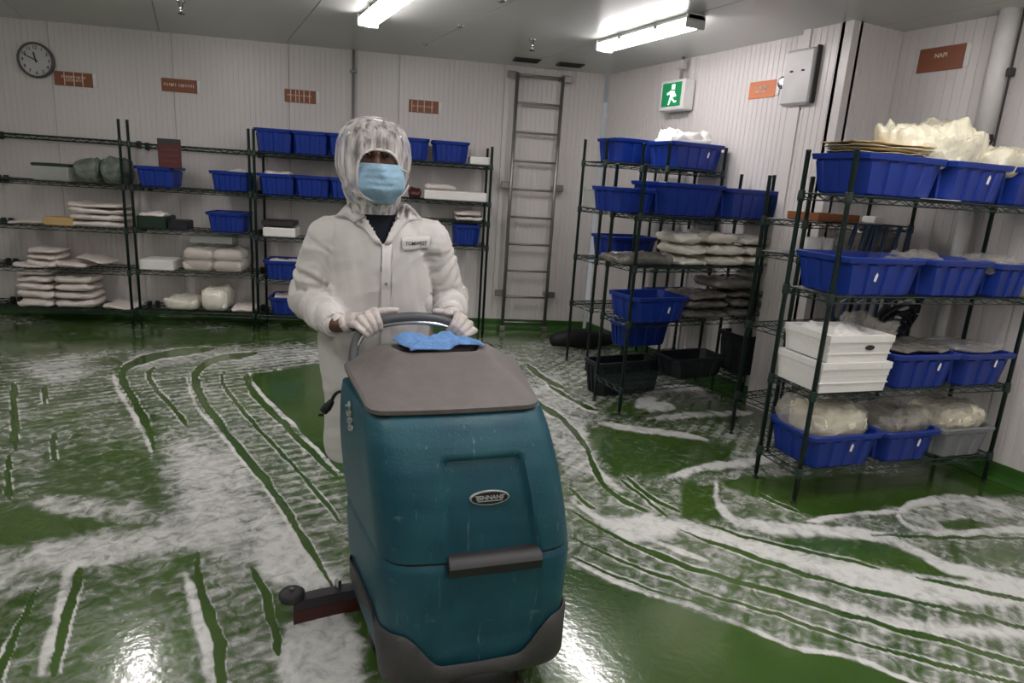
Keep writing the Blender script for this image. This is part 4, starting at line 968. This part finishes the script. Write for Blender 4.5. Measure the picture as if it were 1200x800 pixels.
# gloved hands closed round the handle
def make_hand(s0_, sg, wrist, name='glove'):
    """s0_: place along the bar; sg: direction of the thumb along it; fingers go over the top and down the viewer's side"""
    h = MB(); Rb = .0165; fr = .0118
    def ar(off, a, r):
        c, T = bar(s0_+sg*off); N0 = Vector((0, -1, 0)); N0 = (N0-T*N0.dot(T)).normalized(); U0 = Vector((0, 0, 1)); U0 = (U0-T*U0.dot(T)-N0*U0.dot(N0)).normalized()
        a = math.radians(a); return c+N0*math.cos(a)*r+U0*math.sin(a)*r
    kn = []
    for i in range(4):
        off = .032-.0220*i; fl = (1.0, 1.06, 1.0, .86)[i]; rr = Rb+fr+.001; f_ = fr*(1.0, 1.03, 1.0, .9)[i]
        pts = [ar(off, 122, rr+.011), ar(off, 84, rr+.009), ar(off, 42, rr+.004), ar(off, 4, rr+.002), ar(off, -36, rr), ar(off, -36-40*fl, rr)]
        h.chain(pts, [f_*1.15, f_*1.18, f_*1.02, f_*1.05, f_*.95, f_*.86], 10); kn.append(pts[0])
    pc = (kn[0]+kn[3])/2
    heel = pc*.42+wrist*.58+Vector((0, 0, .004))
    for k_ in kn: h.chain([k_, k_*.45+heel*.55+Vector((0, 0, -.002)), heel], [.0145, .0190, .027], 10)
    h.chain([heel, wrist+(heel-wrist)*.1], [.029, .031], 12)
    # thumb leaves the side of the palm near its base and lies along the bar
    tb = heel*.60+kn[0]*.40+(ar(.06, 120, .02)-kn[0])*.25
    h.chain([tb, ar(.052, 118, Rb+.015), ar(.078, 104, Rb+.0125), ar(.102, 98, Rb+.0095)], [.0165, .0138, .0116, .0098], 10)
    g = obj(name, remesh(h, .0034, 2, name), M['glove'], per_)
    d_ = (heel-wrist).normalized()
    u_ = d_.cross(Vector((0, 0, 1))).normalized(); v_ = d_.cross(u_)
    MB().loft([[wrist+d_*l+(u_*math.cos(q)+v_*math.sin(q))*r for q in np.linspace(0, 2*math.pi, 25)[:-1]] for l, r in ((-.004, .033), (.0, .0355), (.02, .0335), (.02, .028))], False, False).build('glove_cuff', M['glove'], g, True)
    return g
make_hand(SL_, 1, WRL*.70+CL*.30+Vector((-.004, .012, -.002)))
make_hand(SR_, -1, WRR*.75+CR*.25+Vector((.0, .01, .0)))
# hood with face opening
HT = [(1.800, .012), (1.797, .034), (1.788, .062), (1.772, .088), (1.748, .107), (1.715, .120), (1.675, .1255), (1.635, .1235), (1.595, .116), (1.56, .104), (1.53, .094), (1.505, .087), (1.482, .082), (1.465, .078)]
nh = 96; rings = []
tabz = np.linspace(1.8, 1.474, 64)
for z in tabz:
    r = float(np.interp(z, [a[0] for a in HT][::-1], [a[1] for a in HT][::-1]))
    cyy = -.105+.03*float(sstep(1.58, 1.46, np.array(z))); ring = []
    for k in range(nh):
        a = 2*math.pi*k/nh
        pl = .0028*math.sin(a*23+3*noise.noise(Vector((a*2, z*4, 0))))*float(sstep(1.80, 1.74, np.array(z)))*(1.0 if z > 1.6 else .6)
        pl += .006*noise.noise(Vector((math.cos(a)*4, math.sin(a)*4, z*14)))
        if z < 1.66: pl += .0035*noise.noise(Vector((math.cos(a)*3, math.sin(a)*3+a, z*55)))*float(sstep(1.66, 1.6, np.array(z)))
        ring.append((-.036+(r+pl)*math.cos(a), cyy+(r*1.02+pl)*math.sin(a), z))
    rings.append(ring)
hm = MB().loft(rings, True, False)
def in_face(x, y, z):
    if y > -.13: return False
    dx = (x+.018)/.068; dz = (z-1.605)/.081
    return abs(dx)**2.6+abs(dz)**2.6 < 1
kept = [f for f in hm.f if not in_face(*[sum(hm.v[i][c] for i in f)/len(f) for c in range(3)])]
hm.f = kept
def hood_material():
    m = bpy.data.materials.new('hair_net_fabric'); m.use_nodes = True; nt = m.node_tree; b = nt.nodes['Principled BSDF']
    N = lambda t: nt.nodes.new(t); lk = nt.links.new
    b.inputs['Base Color'].default_value = (*lin((232, 226, 224)), 1); b.inputs['Roughness'].default_value = .7
    tc = N('ShaderNodeTexCoord'); mp = N('ShaderNodeMapping'); mp.inputs['Scale'].default_value = (60, 60, 7); lk(tc.outputs['Object'], mp.inputs[0])
    nz = N('ShaderNodeTexNoise'); nz.inputs['Scale'].default_value = 1; nz.inputs['Detail'].default_value = 4; lk(mp.outputs[0], nz.inputs['Vector'])
    rp = N('ShaderNodeValToRGB'); rp.color_ramp.elements[0].position = .38; rp.color_ramp.elements[1].position = .66
    rp.color_ramp.elements[0].color = (.30, .30, .30, 1); rp.color_ramp.elements[1].color = (.97, .97, .97, 1)
    lk(nz.outputs[0], rp.inputs[0])
    sp = N('ShaderNodeSeparateXYZ'); lk(tc.outputs['Object'], sp.inputs[0])          # the net is stretched thinner over the crown
    st = N('ShaderNodeMapRange'); st.inputs['From Min'].default_value = 1.66; st.inputs['From Max'].default_value = 1.72; st.inputs['To Min'].default_value = 1; st.inputs['To Max'].default_value = .66; lk(sp.outputs['Z'], st.inputs['Value'])
    mu = N('ShaderNodeMath'); mu.operation = 'MULTIPLY'; lk(rp.outputs[0], mu.inputs[0]); lk(st.outputs[0], mu.inputs[1]); lk(mu.outputs[0], b.inputs['Alpha'])
    return m
hood = hm.build('hood', hood_material(), per_, True)
# cap of short dark hair beneath the thin hood
hair = MB().ball(HC+Vector((-.008, .015, .040)), (.100, .104, .080), 28, 16).build('hair', M['iris'], per_, True)
# elastic hem around the face
hemp = []
for k in range(49):
    a = 2*math.pi*k/48; c, s_ = math.cos(a), math.sin(a)
    x = -.018+.070*math.copysign(abs(c)**.77, c); z = 1.605+.083*math.copysign(abs(s_)**.77, s_)
    r = float(np.interp(z, [a_[0] for a_ in HT][::-1], [a_[1] for a_ in HT][::-1])); dx = (x+.036)/r
    hemp.append((x, -.105-r*1.02*math.sqrt(max(0, 1-dx*dx))+.002, z))
MB().tube(hemp, .0045, 6).build('face_hem', M['coat'], hood, True)
# mask with pleats and ear loops
vs = []; fs = []; n1, n2 = 25, 30
for j in range(n2):
    v = j/(n2-1); z = 1.644-.132*v
    for i in range(n1):
        u = -1+2*i/(n1-1); wv = .070+.012*math.sin(v*math.pi)
        x = -.012+u*wv*(1-.30*max(0, v-.6)/.4*1.1)
        bul = .236-.052*u*u-.02*(v-.45)**2*4-.03*max(0, v-.7)/.3
        y = -bul-.012+.0016*math.sin(v*38)*(1-u*u)+.005*noise.noise(Vector((u*2.6, v*4.5, 1.7)))+.002*noise.noise(Vector((u*9, v*9, 4))) - .016*math.exp(-((u/.25)**2))*max(0, 1-v*2.2)
        vs.append((x, y, z-.014*math.exp(-((abs(u)-.45)/.3)**2)*(1 if v < .15 else 0)*0))
for j in range(n2-1):
    for i in range(n1-1): a = j*n1+i; fs.append((a, a+1, a+n1+1, a+n1))
mk = MB().add(vs, fs).build('face_mask', M['mask'], per_, True); sd = mk.modifiers.new('thick', 'SOLIDIFY'); sd.thickness = .002
for sx in (-1, 1):
    MB().tube(smooth_path([(-.012+sx*.066, -.200, 1.632), (-.020+sx*.095, -.175, 1.625), (-.025+sx*.112, -.13, 1.61)]), .002, 5).build('ear_loop', M['coat'], mk)
    MB().tube(smooth_path([(-.012+sx*.056, -.190, 1.53), (-.020+sx*.090, -.170, 1.555), (-.025+sx*.110, -.13, 1.58)]), .002, 5).build('ear_loop', M['coat'], mk)
for sx in (-1, 1):
    e_ = MB().ball(HC+Vector((sx*.032, -.083, .004)), .0125, 14, 10).build('eye', M['eye'], per_, True)
    MB().ball(HC+Vector((sx*.032, -.0925, .0015)), (.0055, .0035, .0055), 12, 8).build('iris', M['iris'], e_, True)
    MB().loft([[HC+Vector((sx*.032+.0145*math.cos(a), -.083-.0142*math.sin(a)*math.cos(t), .005+.0142*math.sin(a)*math.sin(t))) for a in np.linspace(.15, math.pi-.15, 9)] for t in (.15, .5, .9, 1.3)], False, False, False).build('eyelid', M['skin'], e_, True)

# ------------------------------------------------------------------ soap foam on the floor
def foam():
    nr_, na = 570, 860
    r = 1.05*np.exp(np.linspace(0, math.log(8.3/1.05), nr_)); az = np.radians(np.linspace(-42, 83, na))
    Rr, Az = np.meshgrid(r, az, indexing='ij'); X = Rr*np.sin(Az); Y = Rr*np.cos(Az)
    q = np.stack([X, Y, np.full_like(X, -CAM_H)], -1)
    zc = q@np.array(FW); px = 600+F_PX*(q@np.array(RT))/zc; py = 400-F_PX*(q@np.array(UP))/zc
    # wobble so that edges are ragged
    rs = np.random.RandomState(3)
    def nz(fr, seed):       # cheap smooth noise: sum of random waves in floor metres
        g = np.random.RandomState(seed); s = np.zeros_like(X)
        for _ in range(14):
            a = g.uniform(0, 2*math.pi); f = fr*g.uniform(.5, 1.6); s += np.sin((X*math.cos(a)+Y*math.sin(a))*f+g.uniform(0, 6.28))
        return s/3.74
    wob = nz(20, 1)*.7+nz(60, 2)*.35
    sc = np.clip((py-380)/160, .25, 2.2)
    PX, PY = px+wob*sc, py+nz(26, 4)*sc*.6
    Fm = np.full_like(X, .24)
    tpar = None
    def sdist(pts, closed):
        nonlocal tpar
        P_ = np.array(pts, float); d = np.full(X.shape, 1e9); n = len(P_); cum = 0; tp = np.zeros(X.shape)
        for i in range(n if closed else n-1):
            a, b = P_[i], P_[(i+1) % n]; ab = b-a; L = ab@ab+1e-9
            t = np.clip(((PX-a[0])*ab[0]+(PY-a[1])*ab[1])/L, 0, 1); dd = np.hypot(PX-a[0]-ab[0]*t, PY-a[1]-ab[1]*t)
            tp = np.where(dd < d, cum+t*math.sqrt(L), tp); d = np.minimum(d, dd); cum += math.sqrt(L)
        tpar = tp/max(cum, 1e-6); return d
    def ext(p): return (1700 if p[0] == 1200 else -500 if p[0] == 0 else p[0], 1100 if p[1] == 800 else p[1])
    def poly(pts, val, soft=6):
        nonlocal Fm
        pts = [ext(p) for p in pts]
        P_ = np.array(pts, float); ins = np.zeros(X.shape, bool); n = len(P_)
        for i in range(n):
            a, b = P_[i], P_[(i+1) % n]
            c = ((a[1] > PY) != (b[1] > PY)) & (PX < (b[0]-a[0])*(PY-a[1])/(b[1]-a[1]+1e-12)+a[0]); ins ^= c
        d = sdist(pts, True); d = np.where(ins, d, -d); w = sstep(-soft, soft, d); Fm = Fm*(1-w)+val*w
    def spl(pts):
        return [(p.x, p.y) for p in smooth_path([(a, b, 0) for a, b in pts], 5)]
    wn1, wn2 = nz(14, 41), nz(45, 42)
    def line(pts, wd_, val, soft=None):
        nonlocal Fm
        pts = list(pts)
        for k, (e0, e1) in enumerate(((pts[0], pts[1]), (pts[-1], pts[-2]))):      # run on past the picture's edge
            if e0[0] in (0, 1200) or e0[1] == 800:
                v = np.array(e0, float)-np.array(e1, float); v = v/np.hypot(*v)*260; q_ = (e0[0]+v[0], e0[1]+v[1])
                if k == 0: pts.insert(0, q_)
                else: pts.append(q_)
        d = sdist(spl(pts) if len(pts) > 2 else pts, False); s_ = soft if soft else max(1.0, wd_*.3)
        tap = np.sqrt(np.clip(np.minimum(tpar, 1-tpar)*7, .02, 1)); ww = wd_*tap*(1+.22*wn1+.12*wn2)
        if val < 0:      # bare gap with a thin rolled-up soap edge on both sides
            e = sstep(ww/2-.5, ww/2+1.0, d)*(1-sstep(ww/2+1.0, ww/2+3.2, d))*tap*np.clip(.75+.45*wn1, 0, 1); Fm = Fm*(1-e)+np.maximum(Fm, .86)*e
        w = 1-sstep(ww/2-s_*.5, ww/2+s_*(.7 if val < 0 else 1.3), d); w = w*(1 if val < 0 else np.clip(.85+.3*wn1+.15*wn2, .3, 1))
        Fm = Fm*(1-w)+val*w
    swirl = .12*nz(3.2, 8)+.10*nz(7, 9)
    Fm = Fm+swirl
    # ---- broad areas
    poly([(0, 385), (1200, 385), (1200, 412), (0, 412)], .10, 8)
    poly([(0, 412), (140, 430), (185, 520), (120, 560), (0, 545)], .33, 14)
    poly([(0, 592), (79, 598), (121, 627), (52, 640), (0, 627)], .0, 8)
    poly([(20, 425), (90, 415), (110, 440), (60, 455)], .62, 12)
    poly([(50, 525), (170, 525), (195, 565), (150, 592), (60, 580)], .16, 14)
    poly([(145, 424), (300, 405), (420, 408), (420, 700), (300, 640), (210, 520), (160, 470)], .36, 10)
    poly([(150, 412), (420, 402), (560, 402), (560, 428), (380, 428), (290, 432), (240, 425), (160, 430)], .55, 8)
    poly([(190, 510), (275, 522), (300, 560), (290, 640), (330, 660), (395, 690), (380, 720), (260, 665), (215, 640), (200, 560)], .72, 24)
    poly([(300, 590), (345, 620), (395, 680), (395, 700), (300, 668)], .85, 16)
    poly([(288, 442), (365, 428), (420, 428), (420, 560), (397, 552), (341, 496), (304, 460)], -.2, 3)
    poly([(0, 640), (230, 640), (230, 800), (0, 800)], .26, 14)
    poly([(240, 655), (300, 660), (325, 730), (330, 800), (262, 800), (250, 730)], .36, 6)
    poly([(336, 735), (400, 705), (425, 760), (430, 800), (330, 800), (326, 770)], .84, 12)
    poly([(560, 405), (700, 395), (860, 470), (900, 560), (700, 610), (620, 470)], .42, 14)
    poly([(600, 455), (650, 440), (690, 500), (700, 560), (740, 600), (690, 600), (660, 560), (640, 500)], .62, 10)
    poly([(690, 502), (760, 497), (860, 522), (850, 556), (720, 560), (700, 530)], .08, 10)
    poly([(700, 470), (905, 470), (900, 500), (720, 492)], .20, 8)
    poly([(640, 560), (900, 560), (1200, 585), (1200, 800), (1500, 1000), (1065, 801), (1000, 776), (878, 741), (797, 712), (735, 692), (660, 660)], .38, 8)
    poly([(697, 610), (759, 603), (840, 620), (973, 658), (1067, 672), (1200, 705), (1200, 733), (1067, 705), (925, 662), (797, 624), (735, 638)], .90, 6)
    poly([(925, 690), (1067, 728), (1200, 755), (1200, 778), (1080, 745), (940, 705)], .80, 7)
    poly([(700, 655), (830, 700), (930, 730), (1000, 752), (1000, 768), (900, 738), (735, 684)], .30, 7)
    poly([(797, 567), (844, 567), (844, 612), (800, 606)], .05, 6)
    poly([(849, 566), (882, 560), (972, 560), (1190, 555), (1190, 578), (1063, 588), (1048, 592), (972, 606), (935, 599)], -.2, 5)
    poly([(906, 631), (1030, 634), (1096, 657), (1165, 682), (1100, 678), (1030, 660), (925, 640)], .02, 6)
    poly([(1060, 592), (1150, 588), (1200, 604), (1200, 622), (1110, 627), (1058, 610)], .52, 4)
    poly([(1100, 612), (1135, 607), (1165, 615), (1140, 622), (1108, 620)], .0, 3)
    poly([(1090, 640), (1200, 628), (1200, 660), (1130, 660)], .2, 8)
    poly([(664, 664), (735, 694), (797, 713), (878, 742), (1000, 777), (1065, 801), (1500, 1000), (1500, 1300), (560, 1300), (640, 740)], -.25, 3)
    # ---- transverse ripples inside the films
    band = sstep(.12, .25, Fm)*(1-sstep(.55, .8, Fm))
    def dirv(a, b):
        v = at_z(*b, 0)-at_z(*a, 0); return v.x/v.length, v.y/v.length
    dl, dr_ = dirv((241, 474), (388, 690)), dirv((697, 617), (1200, 779))
    sel = sstep(560, 640, px); ph = (X*dl[0]+Y*dl[1])*(1-sel)+(X*dr_[0]+Y*dr_[1])*sel
    rip = np.sin(ph*2*math.pi/.085+1.3*nz(3, 12)+.8*nz(8, 13)); rip2 = np.sin(ph*2*math.pi/.034+2*nz(5, 18))
    Fm = Fm+(.13*rip+.07*rip2)*band*(.55+.45*np.clip(nz(2.4, 14), -1, 1))+.05*nz(16, 15)*band
    # ---- white ridges
    for pts, w in (([(0, 669), (60, 655), (121, 642), (252, 628)], 20), ([(47, 590), (120, 600), (210, 604)], 13), ([(0, 700), (60, 672), (160, 650)], 7)): line(pts, w, .72, w*.8)
    for pts, w in (([(100, 658), (79, 674), (73, 716), (58, 758), (47, 792)], 11), ([(97, 679), (84, 737), (71, 789)], 3), ([(58, 674), (20, 730), (0, 765)], 3), ([(30, 716), (10, 765), (2, 800)], 3),
                   ([(220, 674), (231, 716), (247, 768), (247, 800)], 14), ([(291, 436), (304, 459), (341, 495), (397, 553)], 3.2),
                   ([(132, 438), (140, 460), (160, 492), (178, 530)], 4), ([(218, 440), (232, 478), (268, 520), (318, 582), (352, 642), (380, 690)], 3),
                   ([(668, 656), (735, 688), (797, 708), (878, 737), (935, 760), (1001, 772), (1062, 797), (1300, 900)], 4),
                   ([(839, 567), (842, 590), (860, 610), (887, 615), (944, 622), (1030, 629), (1077, 648), (1115, 667), (1200, 686)], 9),
                   ([(1053, 605), (1063, 593), (1106, 584), (1153, 589), (1186, 601), (1200, 605)], 9), ([(1053, 605), (1067, 619), (1115, 626), (1200, 620)], 6), ([(944, 612), (996, 603), (1053, 600)], 4),
                   ([(735, 452), (765, 462), (750, 474), (790, 478)], 8), ([(765, 457), (800, 456), (830, 464)], 8), ([(702, 496), (749, 503), (830, 515)], 5), ([(782, 560), (830, 548), (906, 539)], 7), ([(759, 491), (820, 486), (882, 484)], 5),
                   ([(620, 470), (645, 486), (676, 502), (690, 530), (702, 556), (730, 576)], 6), ([(640, 452), (668, 470), (700, 484)], 3), ([(668, 585), (700, 606), (760, 632), (830, 658)], 4)): line(pts, w, .93)
    # ---- squeegee gaps (bare wet floor)
    for pts, w in (([(181, 527), (173, 501), (157, 469), (145, 448), (143, 438), (154, 427), (190, 416), (250, 409)], 7), ([(220, 500), (202, 477), (183, 456), (174, 440), (180, 431)], 4),
                   ([(392, 692), (362, 642), (325, 582), (273, 516), (241, 474), (229, 448), (232, 434), (252, 422), (300, 414)], 7), ([(399, 613), (357, 561), (315, 516), (278, 474), (261, 448), (263, 434)], 3.5),
                   ([(286, 442), (300, 464), (337, 501), (397, 561)], 6), ([(231, 650), (233, 674), (244, 716), (257, 758), (259, 800)], 11), ([(294, 666), (310, 695), (322, 737), (326, 768)], 9), ([(94, 666), (80, 721), (63, 792)], 10),
                   ([(16, 448), (18, 527)], 7), ([(10, 535), (10, 585)], 6), ([(52, 452), (52, 474)], 4), ([(63, 508), (63, 540)], 5), ([(44, 690), (14, 752), (0, 782)], 7),
                   ([(620, 466), (640, 479), (664, 496), (685, 522), (695, 546), (706, 567), (730, 586), (759, 601)], 5), ([(640, 448), (664, 465), (697, 481)], 3.5), ([(618, 428), (632, 440), (660, 455)], 4),
                   ([(668, 598), (697, 617), (759, 646), (830, 672), (906, 693), (996, 722), (1091, 748), (1200, 779)], 4.5), ([(668, 629), (735, 660), (830, 696), (925, 726), (996, 750), (1067, 769), (1186, 800)], 3),
                   ([(797, 622), (854, 643), (925, 667), (1020, 693), (1115, 715), (1200, 736)], 4), ([(735, 560), (764, 584), (797, 600)], 3.5), ([(728, 563), (757, 586), (782, 606)], 2.5), ([(830, 616), (901, 636), (973, 653), (1030, 666)], 3),
                   ([(1072, 677), (1139, 691), (1200, 703)], 3), ([(668, 572), (688, 591), (697, 597)], 3), ([(889, 579), (935, 600)], 3), ([(1020, 627), (1120, 630), (1200, 632)], 2.5), ([(668, 652), (735, 681), (797, 702), (840, 716)], 2)): line(pts, w, -.25)
    Fm = Fm+.05*nz(55, 20)+.03*nz(120, 21)
    Fm = np.clip(Fm, -.3, 1.1)
    Z = .0012+.0028*np.clip(Fm, 0, 1)+.001*nz(140, 30)*(Fm > .4)
    vid = np.arange(nr_*na).reshape(nr_, na)
    ok = Fm > .04
    fk = (ok[:-1, :-1] | ok[1:, :-1] | ok[:-1, 1:] | ok[1:, 1:])
    inside = (X < 4.40) & (X > -4.3) & (Y < D+np.tan(PHI)*X-.06) & ~((X > XP-.03) & (Y > YP-.03)) & (X < XR-.03+.4*(Y < YP))
    fk &= inside[:-1, :-1] & inside[1:, :-1] & inside[:-1, 1:] & inside[1:, 1:]
    quads = np.stack([vid[:-1, :-1][fk], vid[:-1, 1:][fk], vid[1:, 1:][fk], vid[1:, :-1][fk]], -1)
    used = np.unique(quads); remap = np.full(nr_*na, -1); remap[used] = np.arange(len(used)); quads = remap[quads]
    co = np.stack([X, Y, np.maximum(Z, .0008)], -1).reshape(-1, 3)[used]; fv = Fm.reshape(-1)[used]
    me = bpy.data.meshes.new('soap_foam'); me.vertices.add(len(co)); me.vertices.foreach_set('co', co.astype(np.float32).ravel())
    me.loops.add(len(quads)*4); me.loops.foreach_set('vertex_index', quads[:, ::-1].astype(np.int32).ravel())
    me.polygons.add(len(quads)); me.polygons.foreach_set('loop_start', np.arange(0, len(quads)*4, 4, dtype=np.int32))
    me.update(calc_edges=True)
    at_ = me.attributes.new('foam', 'FLOAT', 'POINT'); at_.data.foreach_set('value', fv.astype(np.float32))
    me.polygons.foreach_set('use_smooth', [True]*len(me.polygons))
    m = bpy.data.materials.new('soap_foam'); m.use_nodes = True; nt = m.node_tree; b = nt.nodes['Principled BSDF']
    N = lambda t: nt.nodes.new(t); lk = nt.links.new
    b.inputs['Base Color'].default_value = (*lin((226, 226, 222)), 1); b.inputs['Roughness'].default_value = .45
    ta = N('ShaderNodeAttribute'); ta.attribute_name = 'foam'
    tc = N('ShaderNodeTexCoord')
    n1 = N('ShaderNodeTexNoise'); n1.inputs['Scale'].default_value = 13; n1.inputs['Detail'].default_value = 7; n1.inputs['Distortion'].default_value = 1.6; lk(tc.outputs['Object'], n1.inputs['Vector'])
    n2 = N('ShaderNodeTexNoise'); n2.inputs['Scale'].default_value = 170; n2.inputs['Detail'].default_value = 2; lk(tc.outputs['Object'], n2.inputs['Vector'])
    a1 = N('ShaderNodeMath'); a1.operation = 'MULTIPLY_ADD'; a1.inputs[1].default_value = 1.05; lk(n1.outputs[0], a1.inputs[0]); lk(ta.outputs['Fac'], a1.inputs[2])
    a2 = N('ShaderNodeMath'); a2.operation = 'MULTIPLY_ADD'; a2.inputs[1].default_value = .26; lk(n2.outputs[0], a2.inputs[0]); lk(a1.outputs[0], a2.inputs[2])
    mr = N('ShaderNodeMapRange'); mr.interpolation_type = 'SMOOTHSTEP'; mr.inputs['From Min'].default_value = .72; mr.inputs['From Max'].default_value = 1.68
    lk(a2.outputs[0], mr.inputs['Value']); lk(mr.outputs[0], b.inputs['Alpha'])
    bp = N('ShaderNodeBump'); bp.inputs['Strength'].default_value = .35; bp.inputs['Distance'].default_value = .004; lk(n2.outputs[0], bp.inputs['Height']); lk(bp.outputs[0], b.inputs['Normal'])
    o = obj('soap_foam', me, m); o['kind'] = 'stuff'; o['label'] = 'white soap foam streaked over the wet green floor'; o['category'] = 'foam'
foam()
